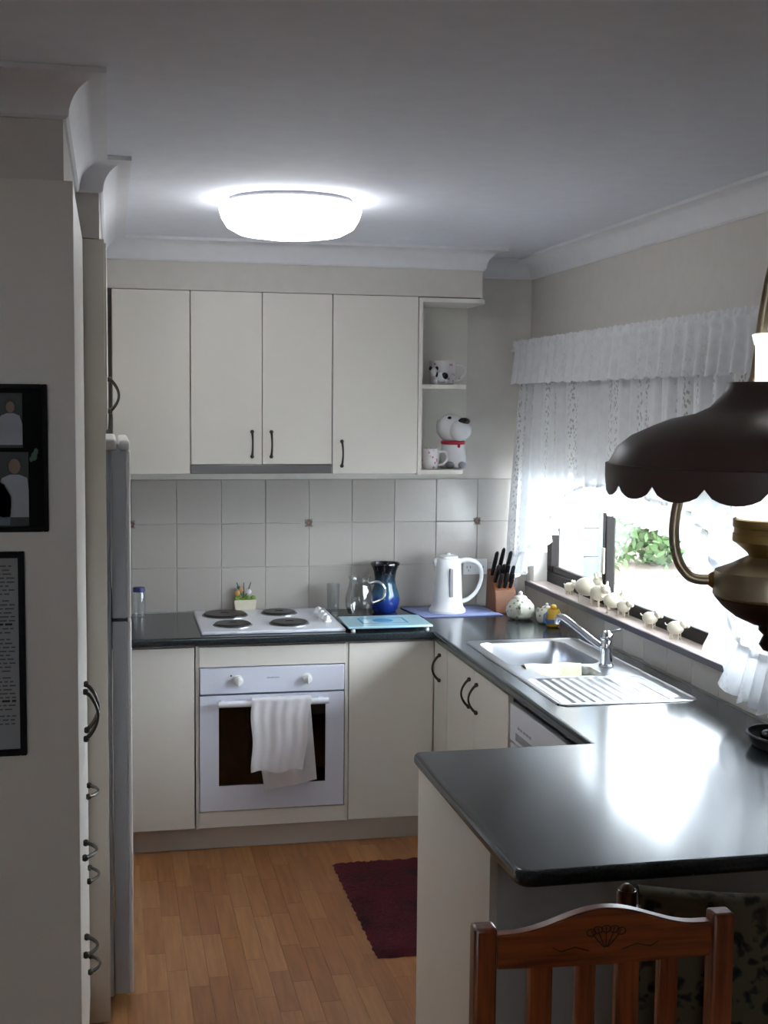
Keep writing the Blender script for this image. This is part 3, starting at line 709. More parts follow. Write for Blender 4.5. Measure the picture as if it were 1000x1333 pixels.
tag(obj('tall_divider', B(-2.645, -1.944, -2.025, -2.004, 0, 2.303, bev=.001), 'cab', smooth=0), 'tall cream panel between the pantry and the fridge', 'panel')
t = thing('fridge', 'white and grey upright fridge behind the tall panel', 'fridge', (-2.25, -1.6, 0))
obj('body', B(-2.6, -1.932, -1.93, -1.30, .03, 1.70, bev=.006), 'fridge', t)
obj('top_cap', B(-2.6, -1.914, -1.932, -1.298, 1.70, 1.735, bev=.01, seg=3), 'fridgew', t)
for nm_, z0_, z1_, h0_, h1_ in (('freezer_door', 1.2, 1.70, 1.26, 1.5), ('fridge_door', .04, 1.19, .8, 1.1)):
    d = obj(nm_, B(-1.93, -1.887, -1.932, -1.298, z0_, z1_, bev=.003), 'fridge', t)
    obj('door_skin', B(-1.8875, -1.874, -1.934, -1.296, z0_, z1_, bev=.006, seg=3), 'fridgew', d); obj('door_handle', B(-1.876, -1.866, -1.37, -1.35, h0_, h1_, bev=.003), 'fridge', d)
    if z1_ > 1.5: obj('door_cap', B(-1.908, -1.874, -1.934, -1.296, 1.70, 1.732, bev=.012, seg=4), 'fridgew', d)
obj('door_gap', B(-1.932, -1.885, -1.928, -1.302, 1.188, 1.203), 'black', t, smooth=0)
for yy in (-1.88, -1.35): obj('foot', L([(.02, 0), (.02, .03)], (-1.97, yy, 0), 12), 'black', t)

# ------------------------------------------------------------------ ceiling light
t = thing('ceiling_light', 'round white oyster light glowing on the ceiling', 'ceiling light', (-1.335, -1.47, CEIL))
obj('base_ring', L([(.205, CEIL), (.215, CEIL-.012), (.2, CEIL-.022)], (-1.335, -1.47, 0), 48), 'lightbase', t)
df = obj('diffuser', L([(.226, CEIL-.018), (.236, CEIL-.026), (.238, CEIL-.036), (.229, CEIL-.065), (.212, CEIL-.092), (.175, CEIL-.112), (.11, CEIL-.122), (0, CEIL-.125)], (-1.335, -1.47, 0), 64), 'glow', t, smooth=60)

# ------------------------------------------------------------------ lace curtain
def interp(tab, y):
    for (a, b), (c, d) in zip(tab, tab[1:]):
        if a >= y >= c: s = (a-y)/(a-c); return b+(d-b)*s
    return tab[-1][1] if y < tab[-1][0] else tab[0][1]
HEM = [(.0, 1.10), (-.15, 1.14), (-.27, 1.18), (-.45, 1.29), (-.58, 1.38), (-.72, 1.47), (-.95, 1.52), (-1.2, 1.535), (-1.6, 1.51), (-1.85, 1.50), (-2.0, 1.44), (-2.1, 1.32), (-2.2, 1.17), (-2.28, 1.11), (-2.55, 1.10)]
CT0, CT1 = -.05, -2.55
t = thing('lace_curtain', 'white lace curtain with ruffled swag over the kitchen window', 'curtain', (-.06, -1.3, 2.1))
def lean(y, z): return -.045*max(0, min(1, (1.9-z)/.8))*max(0, 1+y/.6)
def cx_(y, z): return -.062+lean(y, z)+.016*math.sin(y*46+.8*math.sin(y*7))+.007*math.sin(y*103+z*3)
def drop(u, v):
    y = CT0+(CT1-CT0)*u; z = 1.99+(interp(HEM, y)-1.99)*v; return (cx_(y, z), y, z)
obj('lace_drop', sheet(drop, 260, 36), 'lace', t, smooth=80)
def ruff(u, v):
    y = CT0+(CT1-CT0)*u; h = interp(HEM, y)
    sl = (interp(HEM, y-.04)-interp(HEM, y+.04))/-.08
    nrm = Vector((0, sl, -1)).normalized()
    w = .105 if y > -2.0 else .16
    p = Vector((0, y, h))+nrm*(w*(v-.12)+.006*math.sin(y*150)*v)
    return (-.066+lean(y, h)-.02*v+(.008+.016*v)*math.sin(y*95+.7*math.sin(y*13)), p.y, p.z)
obj('ruffle', sheet(ruff, 300, 8), 'lacev', t, smooth=80)
def val(u, v):
    y = CT0-.01+(CT1-CT0)*u; z = 2.128-.185*v+.004*math.sin(y*130)*v
    return (-.098-.012*v+(.003+.011*v)*math.sin(y*70+.9*math.sin(y*9))-.004*math.sin(v*PI*5)*(v < .25), y, z)
obj('valance', sheet(val, 300, 14), 'lacev', t, smooth=80)
obj('curtain_rod', T([(-.085, .002, 2.10), (-.085, CT1, 2.10)], .008, 10), 'plastic', t)
bm = nb()
for yy in (-.06, -1.3, -2.5): box(bm, -.085, .008, yy-.006, yy+.006, 2.092, 2.108)
obj('rod_bracket', bm, 'plastic', t, smooth=0)
def heading(u, v):
    y = CT0-.01+(CT1-CT0)*u; a = v*PI; return (-.085-.016*math.cos(a*.0)-.004*math.sin(y*160), y, 2.118+.022*v+.003*math.sin(y*120))
obj('heading_frill', sheet(heading, 300, 3), 'lacev', t, smooth=80)

# ------------------------------------------------------------------ ornaments on the sill
def animal(loc, s, label, rot=0, lean=.0):
    t = thing('ceramic_animal', label, 'ornament', (*loc, 1.024), rot, 'cream ceramic animals on the window sill')
    b = nb(); ball(b, (0, 0, .056*s), .036*s, .85, 1.25, .95); obj('body', b, 'creamcer', t, world=False, smooth=80)
    h = nb(); ball(h, (0, -.045*s, .078*s), .021*s, .9, 1.1, 1.0); ball(h, (0, -.064*s, .071*s), .011*s); hd = obj('head', h, 'creamcer', t, world=False, smooth=80)
    for sx in (-1, 1):
        e = nb(); tube(e, [(sx*.012*s, -.04*s, .092*s), (sx*.018*s, -.036*s, .106*s), (sx*.02*s, -.036*s, .113*s)], [.007*s, .005*s, .001*s], 8); obj('ear', e, 'creamcer', hd, world=False)
        for sy in (-1, 1): obj('leg', T([(sx*.016*s, sy*.022*s, .04*s), (sx*.017*s, sy*.023*s, 0)], .0035*s, 8), 'creamcer', t, world=False)
    obj('tail', T([(0, .044*s, .066*s), (0, .053*s, .07*s), (0, .055*s, .078*s)], [.004*s, .003*s, .002*s], 6), 'creamcer', t, world=False)
animal((.025, -.53), .58, 'tiny white ceramic animal leftmost on the sill', .5)
animal((.022, -.745), 1.15, 'largest cream ceramic animal on the sill left of the mullion', .9)
animal((.03, -.86), .95, 'cream ceramic animal standing just against the window mullion', .3)
animal((.022, -1.04), .9, 'cream ceramic animal just right of the window mullion', 1.2)
animal((.03, -1.125), .7, 'small cream ceramic animal close behind its larger twin', .4)
animal((.025, -1.39), .68, 'second small cream ceramic animal from the right end of the sill', .8)
animal((.025, -1.61), .7, 'rightmost small cream ceramic animal on the sill', .8)

# ------------------------------------------------------------------ things on the back worktop
t = thing('glass_jar', 'tall clear jar with dark blue lid beside the fridge', 'jar', (-1.813, -.08, .9))
obj('jar_body', L([(.026, .9005), (.028, .903), (.028, 1.0), (.024, 1.012), (.022, 1.012), (.025, .998), (.025, .906), (0, .905)], (-1.813, -.08, 0), 28), 'glass', t)
obj('lid', L([(.027, 1.01), (.027, 1.026), (.024, 1.03), (0, 1.03)], (-1.813, -.08, 0), 28), 'bluelid', t)
t = thing('flower_planter', 'little cream planter of green and orange flowers behind the hob', 'ornament', (-1.34, -.028, .9))
obj('planter', prism([(-1.385, .901), (-1.295, .901), (-1.29, .955), (-1.39, .955)], 'y', -.047, -.006, .002), 'creamcer', t)
bm = nb()
for k in range(7): ball(bm, (-1.375+.012*k, -.028+.006*math.sin(k*3), .962+.007*math.sin(k*2.2)), .012, 1, .8, .9, u=8, v=6)
obj('leaves', bm, 'green', t)
for dx, dz, r, m in ((-.03, .985, .014, 'orange'), (-.012, 1.0, .011, 'orange'), (.022, .992, .013, 'whitecer'), (-.024, 1.012, .008, 'dgreen')): obj('bloom', BL((-1.345+dx, -.028, dz), r, 1, .7, 1, u=10, v=8), m, t)
bm = nb()
for a in (-.02, 0, .02): tube(bm, [(-1.345, -.028, .955), (-1.345+a, -.028, 1.0), (-1.345+a*1.6, -.028, 1.035)], [.004, .003, .002], 6)
obj('stems', bm, 'dgreen', t)
jc = (-.845, -.20)
t = thing('glass_jug', 'clear glass jug with curved handle in front of the blue vase', 'jug', (*jc, .9))
obj('jug_body', L([(.04, .9005), (.05, .905), (.062, .94), (.064, .98), (.05, 1.03), (.045, 1.06), (.052, 1.075), (.050, 1.075), (.042, 1.06), (.047, 1.03), (.061, .98), (.059, .942), (.046, .91), (0, .908)], (*jc, 0), 32), 'glass', t)
obj('handle', T([(jc[0]+.047, jc[1]-.01, 1.045), (jc[0]+.085, jc[1]-.014, 1.05), (jc[0]+.112, jc[1]-.016, 1.02), (jc[0]+.105, jc[1]-.014, .975), (jc[0]+.06, jc[1]-.01, .955)], .0075, 10), 'chrome', t)
t = thing('drinking_glass', 'plain clear tumbler left of the glass jug', 'glass', (-.945, -.09, .9))
obj('tumbler', L([(.026, .9005), (.03, 1.03), (.028, 1.03), (.0245, .908), (0, .907)], (-.945, -.09, 0), 28), 'glass', t)
vc = (-.708, -.105)
t = thing('pottery_vase', 'blue and brown glazed pottery vase against the tiles', 'vase', (*vc, .9))
obj('vase_body', L([(.048, .9005), (.056, .91), (.066, .935), (.068, .955), (.062, .985), (.05, 1.02), (.047, 1.05), (.052, 1.085), (.062, 1.11)], (*vc, 0), 40, cap1=False), 'vase', t)
obj('rim', L([(.062, 1.108), (.067, 1.116), (.066, 1.124), (.058, 1.122), (.045, 1.08), (.04, 1.0), (0, .99)], (*vc, 0), 40, cap0=False), 'vasedark', t)
t = thing('chopping_board', 'pale blue glass chopping board with blue print right of the hob', 'board', (-.80, -.47, .9))
bd = obj('board', B(-.972, -.612, -.63, -.36, .914, .924, bev=.004), 'board', t)
bm = nb()
for a in ((-.90, -.70, -.56, -.552), (-.90, -.70, -.435, -.427), (-.90, -.892, -.552, -.435), (-.708, -.70, -.552, -.435)): box(bm, *a, .9238, .9246)
lathe(bm, [(.045, .9238), (.045, .9247), (0, .9247)], (-.80, -.493, 0), 24); obj('blue_print', bm, 'boardblue', bd, smooth=0)
for a in (-.95, -.635):
    for b in (-.61, -.38): obj('foot', L([(.01, .9), (.01, .915)], (a, b, 0), 12), 'plastic', t)
t = thing('counter_mat', 'lilac-blue mat under the white kettle', 'mat', (-.41, -.19, .9))
mo = obj('mat', prism([(-.62, -.035), (-.235, -.035), (-.205, -.315), (-.575, -.315)], 'z', .9005, .9055, .002), 'mat', t)
bm = nb(); lathe(bm, [(.10, .9054), (.10, .9059), (.092, .9059), (.092, .9054)], (-.32, -.19, 0), 40, cap0=False, cap1=False); lathe(bm, [(.055, .9054), (.055, .9059), (.05, .9059), (.05, .9054)], (-.52, -.14, 0), 32, cap0=False, cap1=False); obj('printed_ring', bm, 'matline', mo)
kc = (-.435, -.19)
t = thing('electric_kettle', 'white upright electric kettle on the blue mat', 'kettle', (*kc, .906))
obj('kettle_body', L([(.084, .9062), (.084, .916), (.073, .93), (.068, .96), (.064, 1.05), (.060, 1.13), (.056, 1.148), (.04, 1.156), (0, 1.158)], (*kc, 0), 40), 'plastic', t)
obj('lid', L([(.045, 1.154), (.046, 1.160), (.03, 1.166), (.012, 1.168), (.01, 1.174), (0, 1.175)], (*kc, 0), 28), 'plastic', t)
obj('spout', prism([(kc[0]-.057, 1.10), (kc[0]-.070, 1.142), (kc[0]-.066, 1.148), (kc[0]-.05, 1.15)], 'y', kc[1]-.016, kc[1]+.016, .004), 'plastic', t)
obj('handle', T([(kc[0]+.05, kc[1], 1.135), (kc[0]+.10, kc[1], 1.14), (kc[0]+.148, kc[1], 1.115), (kc[0]+.16, kc[1], 1.06), (kc[0]+.14, kc[1], 1.0), (kc[0]+.10, kc[1], .962), (kc[0]+.06, kc[1], .95)], [.013, .012, .010, .009, .009, .010, .012], 12), 'plastic', t)
obj('water_gauge', B(kc[0]-.009, kc[0]+.009, kc[1]-.0725, kc[1]-.058, .98, 1.11, bev=.004), 'greycer', t)
t = thing('power_outlet', 'white double power outlet on the tiles behind the kettle', 'outlet', (-.25, -.001, 1.085))
pl = obj('plate', B(-.31, -.195, -.009, -.0012, 1.048, 1.122, bev=.003), 'outlet', t)
bm = nb()
for a in (-.285, -.222):
    for dx, an in ((-.008, .5), (.008, -.5)): box(bm, a+dx-.0015, a+dx+.0015, -.0095, -.0088, 1.078, 1.089)
    box(bm, a-.0015, a+.0015, -.0095, -.0088, 1.062, 1.072)
obj('socket_slots', bm, 'slot', pl, smooth=0)
bm = nb()
for a in (-.285, -.222): box(bm, a-.006, a+.006, -.0125, -.0088, 1.099, 1.113, bev=.001)
obj('switch', bm, 'outlet', pl, smooth=0)
# knife block
t = thing('knife_block', 'orange-brown wooden knife block with black-handled knives', 'knife block', (-.12, -.13, .9))
bk = obj('block', prism([(-.09, .901), (-.26, .901), (-.235, 1.0), (-.11, 1.09)], 'x', -.225, -.125, .004), 'knifewood', t)
for v in bk.data.vertices: pass
for k, (x0, y0, z0, ln) in enumerate(((-.158, -.085, 1.062, .125), (-.128, -.082, 1.064, .14), (-.09, -.08, 1.066, .12), (-.155, -.125, 1.035, .09), (-.13, -.125, 1.035, .095), (-.108, -.125, 1.035, .09), (-.083, -.125, 1.035, .085), (-.145, -.155, 1.012, .075), (-.118, -.155, 1.012, .078), (-.092, -.155, 1.012, .075))):
    d = Vector((.08, -.38, .92)).normalized(); p = Vector((x0-.053, y0-.06, z0))
    kn = thing('kitchen_knife', ['long black-handled knife leftmost in the back row of the block', 'longest black-handled knife in the middle of the back row', 'long black-handled knife at the window end of the back row', 'black knife first from left in the middle row of the block', 'black knife second from left in the middle row of the block', 'black knife third from left in the middle row of the block', 'black knife fourth from left in the middle row of the block', 'short black knife leftmost in the front row of the block', 'short black knife central in the front row of the block', 'short black knife rightmost in the front row of the block'][k], 'knife', tuple(p), 0, 'knives in the knife block')
    obj('knife_handle', T([p, p+d*ln*.5, p+d*ln*.92, p+d*ln], [.0085, .0105, .0095, .005], 8, flat=.75), 'black', kn)
    obj('blade', T([p-d*.03, p+d*.002], [.003, .006], 6, flat=.3), 'steel', kn)
# teapots, yellow pot
def teapot(c, s, label, m, knob=True, rot=0):
    t = thing('ceramic_teapot', label, 'teapot', (*c, .9), rot)
    obj('pot', L([(.04*s, .0005), (.058*s, .012*s), (.066*s, .035*s), (.062*s, .062*s), (.044*s, .085*s), (.03*s, .093*s)], seg=32), m, t, world=False)
    ld = obj('lid', L([(.033*s, .092*s), (.028*s, .102*s), (.012*s, .108*s), (0, .109*s)], seg=24), m, t, world=False)
    obj('lid_knob', BL((0, 0, .116*s), .010*s, u=12, v=8), 'whitecer', ld, world=False)
    obj('spout', T([(-.055*s, 0, .035*s), (-.078*s, 0, .05*s), (-.092*s, 0, .078*s)], [.013*s, .010*s, .007*s], 10), m, t, world=False)
    obj('handle', T([(.05*s, 0, .075*s), (.082*s, 0, .08*s), (.092*s, 0, .055*s), (.08*s, 0, .03*s), (.06*s, 0, .028*s)], .006*s, 8), m, t, world=False)
teapot((-.155, -.40), .98, 'cream sprig-patterned teapot in front of the knife block', 'speckle', rot=1.2)
teapot((-.075, -.525), .70, 'smaller sprig-patterned teapot tucked against the window wall', 'speckle', rot=2.0)
t = thing('yellow_pot', 'small yellow ceramic pot with handle behind the tap', 'pot', (-.082, -.63, .9))
obj('pot', L([(.02, .9005), (.03, .907), (.034, .935), (.03, .965), (.024, .978), (.022, .978), (.026, .96), (0, .95)], (-.082, -.63, 0), 24), 'yellowcer', t)
obj('blue_band', L([(.0345, .92), (.0352, .925), (.0352, .932), (.0345, .937)], (-.082, -.63, 0), 24, cap0=False, cap1=False), 'bluecer', t)
obj('handle', T([(-.11, -.636, .965), (-.125, -.638, .955), (-.125, -.638, .925), (-.112, -.636, .915)], .005, 8), 'bluecer', t)
obj('top_figure', BL((-.082, -.63, .986), .014, 1, 1, .9, u=12, v=8), 'yellowcer', t)

# ------------------------------------------------------------------ things on the open shelves
SH1, SH2 = 1.558, 1.932
t = thing('dog_jar', 'white ceramic dog-shaped jar with black nose and red collar on bottom shelf', 'jar', (-.43, -.19, SH1))
dcx, dcy = -.415, -.18
obj('body', L([(.055, SH1+.0005), (.062, SH1+.01), (.060, SH1+.05), (.052, SH1+.09), (.05, SH1+.115)], (dcx, dcy, 0), 32), 'whitecer', t)
obj('collar', L([(.051, SH1+.108), (.056, SH1+.112), (.056, SH1+.122), (.051, SH1+.126)], (dcx, dcy, 0), 32), 'redcer', t)
h = nb(); ball(h, (dcx-.005, dcy, SH1+.18), .066, 1.05, 1, .98, 24, 16); ball(h, (dcx+.018, dcy-.048, SH1+.172), .05, 1.05, 1.0, .95, 20, 14)
hd = obj('head', h, 'whitecer', t, smooth=80)
obj('nose', BL((dcx+.032, dcy-.066, SH1+.213), .024, 1.15, .9, .72), 'blackcer', hd, smooth=80); obj('eye', BL((dcx-.03, dcy-.045, SH1+.228), .008, 1.2, .8, .8, 10, 8), 'blackcer', hd, smooth=80)
for s in (-1, 1): obj('ear', BL((dcx-.005+s*.062, dcy+.01, SH1+.185), .026, .35, .9, 1.3), 'whitecer', hd, smooth=80)
for s in (-1, 1): obj('paw', BL((dcx+s*.028, dcy-.052, SH1+.017), .022, 1, 1.1, .75), 'greycer', t, smooth=80)
bm = nb(); ball(bm, (dcx+.012, dcy-.056, SH1+.103), .007, 1, .6, 1.3, 8, 6); obj('tag', bm, 'redcer', t)
def mug(c, z, r, h, m, label, ha, extra=None):
    t = thing('mug', label, 'mug', (*c, z))
    obj('cup', L([(r*.8, z+.0005), (r*.95, z+.008), (r, z+h*.4), (r, z+h), (r*.94, z+h), (r*.93, z+.02), (0, z+.012)], (*c, 0), 32), m, t)
    d = Vector((math.cos(ha), math.sin(ha), 0)); p = Vector((*c, z))
    obj('handle', T([p+d*r*.95+Vector((0, 0, h*.85)), p+d*(r+h*.3)+Vector((0, 0, h*.85)), p+d*(r+h*.42)+Vector((0, 0, h*.55)), p+d*(r+h*.22)+Vector((0, 0, h*.25)), p+d*r*.95+Vector((0, 0, h*.2))], .006, 8), m, t)
    return t
mug((-.54, -.255), SH1, .037, .092, 'pinkprint', 'white mug with pink sprig on the bottom shelf beside the dog jar', -.25)
t = mug((-.465, -.16), SH2, .058, .108, 'pinkprint', 'large white cup with pink and black pattern on the middle shelf', -.1)
t = thing('cow_figurine', 'small black and white cow figurine in front of the large cup', 'ornament', (-.50, -.26, SH2))
b = nb(); ball(b, (-.495, -.262, SH2+.033), .026, 1.25, .8, .9); obj('body', b, 'whitecer', t, smooth=80)
h = nb(); ball(h, (-.53, -.268, SH2+.055), .018, .9, .9, 1.1); hd = obj('head', h, 'whitecer', t, smooth=80)
for s in (-1, 1): obj('ear', BL((-.53+.014*s, -.262, SH2+.072), .008, 1, .6, 1.2, 8, 6), 'blackcer', hd)
obj('black_patch', BL((-.483, -.274, SH2+.039), .0165, 1.0, .75, .95), 'blackcer', t, smooth=80); obj('black_patch', BL((-.52, -.276, SH2+.046), .010, .6, .8, 1.3), 'blackcer', t, smooth=80)
for a in (-.518, -.475):
    for bb in (-.272, -.252): obj('leg', T([(a, bb, SH2+.022), (a, bb, SH2)], .007, 8), 'whitecer', t)

# ------------------------------------------------------------------ rug
def rg(u, v):
    e = min(u, 1-u, v, 1-v)
    x = -1.075+.62*u+(.002*math.sin(v*60)+.002*math.sin(v*131) if u < .05 or u > .95 else 0); y = -1.75+.89*v+(.002*math.sin(u*50) if v < .05 or v > .95 else 0)
    return (x, y, .002+.016*min(1, e/.03)+random.uniform(-.003, .003)*(e > .005))
random.seed(2)
bm = sheet(rg, 70, 100); 
tag(obj('rug', bm, 'rug', smooth=80), 'dark red shaggy rug on the wooden kitchen floor', 'rug')

# ------------------------------------------------------------------ pictures on the pantry end panel
def frame(name, label, xr, z0, z1, w, bar, y=-3.003):
    t = thing(name, label, 'picture', (xr-w/2, y, z0)); x0 = xr-w
    bm = nb()
    for a in ((x0, x0+bar, z0, z1), (xr-bar, xr, z0, z1), (x0+bar, xr-bar, z0, z0+bar), (x0+bar, xr-bar, z1-bar, z1)): box(bm, a[0], a[1], y-.018, y, a[2], a[3], bev=.002)
    obj('frame', bm, 'frameblk', t); return t, x0
Y3 = -3.0
t, x0 = frame('photo_collage', 'black-framed photo collage hung on the pantry end panel', -2.060, 1.569, 1.879, .25, .011)
obj('mount', B(x0+.01, -2.07, -3.010, -3.004, 1.578, 1.87), 'matblk', t, smooth=0)
def photo(x0, x1, z0, z1, figs):
    ph = obj('photograph', B(x0, x1, -3.0112, -3.0098, z0, z1), 'phbg', t, smooth=0)
    for (cx, base, s, shirt) in figs:   # flat printed figures
        yy = -3.0116
        def poly(nm, pts, m, d=0):
            obj(nm, prism([(cx+a*s, base+b*s) for a, b in pts], 'y', yy-.0004-d, yy), m, ph, smooth=0)
        cl = lambda a: [(max(x0-cx, min(x1-cx, u*s))/s, max(z0-base, min(z1-base, w*s))/s) for u, w in a]
        poly('printed_figure', cl([(-.3, 0), (.3, 0), (.34, .5), (.22, .72), (.08, .78), (-.08, .78), (-.22, .72), (-.34, .5)]), shirt)
        poly('printed_figure', cl([(.15*math.cos(k*PI/6), .98+.19*math.sin(k*PI/6)) for k in range(12)]), 'phhair', .0002)
        poly('printed_figure', cl([(.105*math.cos(k*PI/6), .93+.14*math.sin(k*PI/6)) for k in range(12)]), 'phskin', .0004)
photo(-2.215, -2.111, 1.746, 1.86, [(-2.135, 1.752, .085, 'phshirt'), (-2.185, 1.752, .08, 'phblue')])
photo(-2.215, -2.100, 1.581, 1.737, [(-2.128, 1.60, .115, 'phshirt'), (-2.175, 1.583, .12, 'phblue')])
obj('photograph', B(-2.29, -2.225, -3.0112, -3.0098, 1.60, 1.84), 'phbg', t, smooth=0)
bm = nb()
for a, b, r in ((-2.088, 1.728, .008), (-2.094, 1.722, .005), (-2.084, 1.738, .006)): ball(bm, (a, -3.0105, b), r, .8, .1, 1.2, 8, 6)
obj('leaf_sticker', bm, 'phleaf', t)
t, x0 = frame('framed_document', 'black-framed printed document hung below the photo collage', -2.111, 1.09, 1.527, .32, .013)
pp = obj('page', B(x0+.012, -2.123, -3.010, -3.004, 1.102, 1.516), 'paper', t, smooth=0)
random.seed(11); bm = nb(); bd_ = nb()
z = 1.495; k = 0
while z > 1.15:
    if k % 9 == 8: z -= .006
    tgt = bd_ if k in (14, 32) else bm
    xx = x0+.03
    while xx < -2.14:
        w = random.uniform(.006, .02)
        box(tgt, xx, min(xx+w, -2.132), -3.0104, -3.0098, z, z+(.0045 if tgt is bd_ else .0028)); xx += w+.004
    z -= .0085; k += 1
obj('text_lines', bm, 'ink', pp, smooth=0); obj('bold_text_lines', bd_, 'inkd', pp, smooth=0)

# ------------------------------------------------------------------ dining chairs
def pine_chair():
    W2 = .212; t = thing('dining_chair', 'reddish pine dining chair with arched carved top rail', 'chair', (-1.111, -3.80, 0), PI-.035)
    # local: back plane y=0, seat extends to +y; turned so the seat faces the dining side
    for s in (-1, 1):
        bm = nb(); box(bm, s*W2-.020, s*W2+.020, -.019, .019, .0, .972, bev=.006)
        obj('back_post', bm, 'chairv', t, world=False)
        obj('leg', B(s*W2-.02, s*W2+.02, .38, .42, 0, .43, bev=.004), 'chairv', t, world=False)
        obj('side_rail', B(s*W2-.012, s*W2+.012, .02, .38, .37, .43, bev=.003), 'chairh', t, world=False)
        obj('side_stretcher', B(s*W2-.01, s*W2+.01, .02, .38, .18, .21, bev=.003), 'chairh', t, world=False)
    top = [(-.192+.384*k/24, .957+.036*(.5+.5*math.cos(PI*min(1, abs(k-12)/10.5)))) for k in range(25)]
    bot = [(.192-.384*k/24, .897-.004*math.cos(PI*(k-12)/24)) for k in range(25)]
    cr_ = obj('crest_rail', prism(top+bot, 'y', -.012, .012, .003), 'chairh', t, world=False)
    bm = nb()      # carved shell on the camera side (local +y after the half turn is towards the camera)
    for a in (-.9, -.45, 0, .45, .9):
        pts = [(.004*math.sin(a), .0125, .925)]+[(math.sin(a)*.034*q+.006*math.sin(a)*math.sin(q*PI), .0125, .925+.036*q*math.cos(a*.6)) for q in (.35, .7, 1)]
        tube(bm, pts, .0011, 5)
        e = Vector(pts[-1]); tube(bm, [e+Vector((.008*math.cos(w), 0, .006*math.sin(w)-.004)) for w in [k*PI/4 for k in range(9)]], .0010, 5)
    for s in (-1, 1): tube(bm, [(s*.03, .0125, .92), (s*.055, .0125, .928), (s*.08, .0125, .922), (s*.095, .0125, .93)], .001, 5)
    obj('carving', bm, 'carve', cr_, world=False)
    for xx, w in ((.113, .042), (.033, .036), (-.042, .042), (-.116, .036)): obj('back_slat', B(xx-w/2, xx+w/2, -.009, .009, .46, .905, bev=.003), 'chairv', t, world=False)
    obj('lower_rail', B(-.192, .192, -.012, .012, .46, .51, bev=.003), 'chairh', t, world=False)
    obj('seat', B(-.23, .23, -.02, .44, .43, .455, bev=.01, seg=3), 'chairh', t, world=False)
    obj('front_rail', B(-.2, .2, .39, .41, .37, .43, bev=.003), 'chairh', t, world=False)
pine_chair()
def covered_chair():
    t = thing('dining_chair', 'wooden chair with dark floral cover tucked under the peninsula', 'chair', (-.985, -3.60, 0), -.30)
    W = .46
    for x in (0, W):
        bm = nb(); tube(bm, [(x, 0, 0), (x, 0, .5), (x, 0, .90), (x, 0, .925), (x, 0, .94), (x, 0, .948)], [.019, .019, .019, .018, .013, .004], 14)
        obj('back_post', bm, 'chaird', t, world=False)
        obj('leg', B(x-.018, x+.018, .36, .396, 0, .43, bev=.004), 'chaird', t, world=False)
        obj('side_rail', B(x-.01, x+.01, .02, .36, .37, .43, bev=.003), 'chaird', t, world=False)
    obj('seat', B(-.015, W+.015, -.015, .40, .43, .455, bev=.008), 'chaird', t, world=False)
    obj('back_rail', B(.015, W-.015, -.01, .01, .84, .905, bev=.003), 'chaird', t, world=False)
    def cov(u, v):
        x = .022+(W-.044)*u; topz = .932-.014*math.sin(PI*u)+.012*u
        a = (v-.5)*2
        if abs(a) < .14: th = a/.14*PI/2; return (x, .026*math.sin(th), topz+.012*math.cos(th))
        s = (abs(a)-.14)/.86; return (x+.006*math.sin(s*9), math.copysign(.026+.010*s+.006*math.sin(u*13+s*3)*s, a), topz-s*.46)
    obj('floral_cover', sheet(cov, 30, 50, .003), 'floral', t, world=False, smooth=70)
covered_chair()

# ------------------------------------------------------------------ pendant lamp
LX, LY = -1.172, -4.435
t = thing('pendant_lamp', 'brass oil-lamp style pendant with dark scalloped metal shade', 'pendant lamp', (LX, LY, 1.55))
def scal(a, r, z):
    if z > 1.760: return 0
    q = (a*9/PI) % 2; q = abs(q-1)                    # 9 wide scallops, each with two humps
    w = abs(math.sin(a*9)); return -.016*w**.55
pr = [(.056, 1.873), (.057, 1.868), (.062, 1.858), (.075, 1.844), (.092, 1.836), (.119, 1.830), (.139, 1.822), (.165, 1.810), (.181, 1.797), (.189, 1.782), (.191, 1.778), (.195, 1.777), (.195, 1.762), (.1935, 1.757)]
bm = L(pr, (LX, LY, 0), 144, cap0=False, cap1=False, zmod=scal)
bmesh.ops.solidify(bm, geom=list(bm.faces), thickness=.0015)
sh = obj('shade', bm, 'shade', t, smooth=40)
ARM = .35
for s in (1, -1):
    d = Vector((math.cos(ARM), -math.sin(ARM), 0))*s*-1; o_ = Vector((LX, LY, 0))
    pts = [(.058, 1.640), (.085, 1.6405), (.098, 1.648), (.108, 1.665), (.1125, 1.69), (.111, 1.72), (.104, 1.75), (.095, 1.775), (.075, 1.81), (.05, 1.845), (.028, 1.872), (.023, 1.90), (.018, 1.95), (.012, 1.995), (.004, 2.02)]
    obj('arm', T([o_+d*r_+Vector((0, 0, z_)) for r_, z_ in pts], .0062, 10), 'brassd', t)
    obj('arm_boss', BL(o_+d*.064+Vector((0, 0, 1.640)), .010, u=12, v=8), 'brass', t)
obj('opal_globe', L([(.040, 1.712), (.043, 1.72), (.055, 1.745), (.068, 1.775), (.060, 1.80), (.04, 1.825), (.029, 1.845), (.027, 1.87), (.027, 1.915), (.030, 1.928), (.028, 1.929), (.025, 1.915), (.025, 1.85)], (LX, LY, 0), 40, cap0=False, cap1=False), 'opal', t, smooth=60)
obj('gallery', L([(.024, 1.668), (.028, 1.674), (.040, 1.684), (.045, 1.687), (.045, 1.696), (.0435, 1.697), (.0435, 1.703), (.045, 1.704), (.045, 1.713), (.041, 1.714)], (LX, LY, 0), 40), 'brass', t)
obj('font', L([(.045, 1.618), (.062, 1.620), (.066, 1.624), (.067, 1.646), (.064, 1.652), (.045, 1.660), (.028, 1.669)], (LX, LY, 0), 48), 'brassd', t)
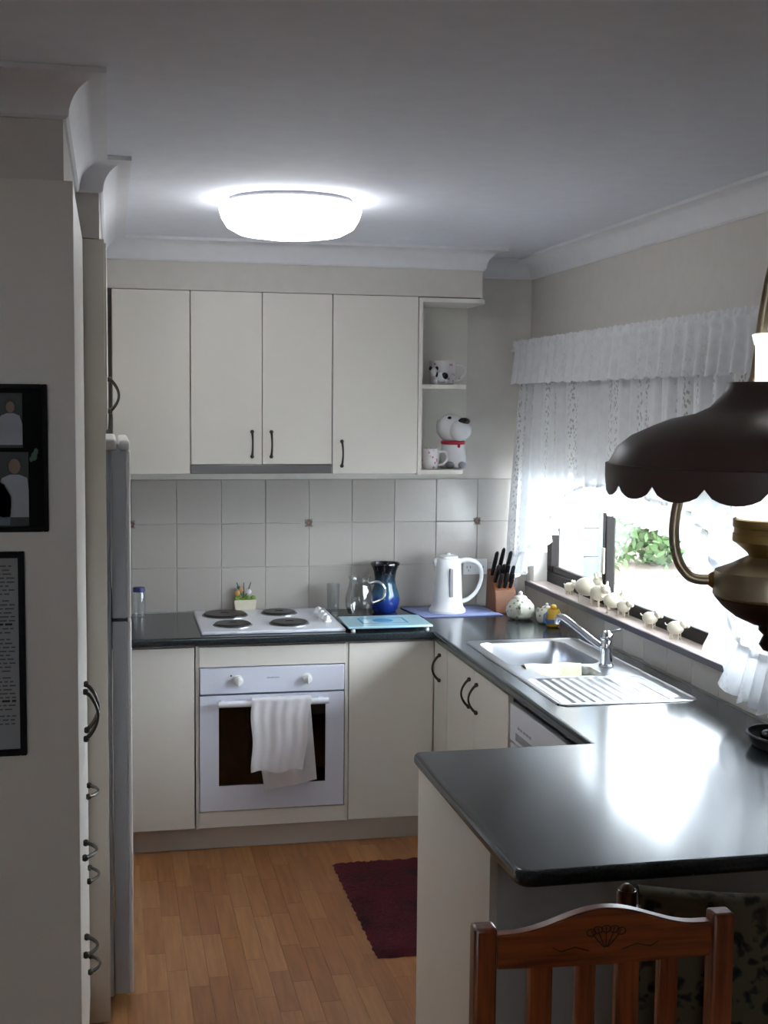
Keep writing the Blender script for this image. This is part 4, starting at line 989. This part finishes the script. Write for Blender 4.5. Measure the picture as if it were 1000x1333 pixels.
obj('font_bowl', L([(0, 1.588), (.02, 1.589), (.040, 1.598), (.055, 1.610), (.064, 1.6205)], (LX, LY, 0), 48), 'woodbowl', t)
obj('finial', L([(0, 1.556), (.006, 1.558), (.011, 1.565), (.008, 1.572), (.006, 1.576), (.012, 1.582), (.012, 1.59)], (LX, LY, 0), 20), 'woodbowl', t)
obj('top_loop', L([(.006, 2.0), (.012, 2.01), (.012, 2.03), (.005, 2.04)], (LX, LY, 0), 20), 'brass', t)
for k in range(14):
    bm = nb(); zc = 2.05+.0315*k; a = PI/2*(k % 2)
    tube(bm, [(LX+.008*math.cos(w)*math.cos(a), LY+.008*math.cos(w)*math.sin(a), zc+.018*math.sin(w)) for w in [q*PI/5 for q in range(11)]], .0022, 6, cap=False); obj('chain_link', bm, 'brass', t)
obj('ceiling_rose', L([(.05, CEIL), (.048, CEIL-.012), (.02, CEIL-.03), (.008, CEIL-.045), (0, CEIL-.046)], (LX, LY, 0), 32), 'brass', t)

# ------------------------------------------------------------------ dark basket on the peninsula
t = thing('woven_tray', 'dark low woven tray at the wall end of the peninsula', 'tray', (-.105, -2.60, .9))
bm = L([(.10, .9005), (.12, .905), (.135, .925), (.138, .935), (.133, .935), (.128, .924), (.11, .909), (0, .908)], (0, 0, 0), 32)
for v in bm.verts: v.co.x *= .66; v.co.y *= .8
bmesh.ops.translate(bm, verts=bm.verts, vec=(-.105, -2.60, 0)); obj('tray', bm, 'black', t)
obj('rim', T([(-.105+.138*.66*math.cos(w), -2.60+.138*.8*math.sin(w), .936) for w in [k*PI/12 for k in range(25)]], .004, 6, cap=False), 'woodbowl', t)
for k, (a, b) in enumerate(((-.115, -2.645), (-.075, -2.585), (-.125, -2.565))): tag(obj('dark_pod', BL((a, b, .925), .026, 1, 1.2, .75, 12, 8), 'blackcer'), ['dark rounded pod nearest the dining chairs in the woven tray', 'dark rounded pod nearest the wall in the woven tray', 'dark rounded pod nearest the sink in the woven tray'][k], 'ornament', 'dark pods in the woven tray')
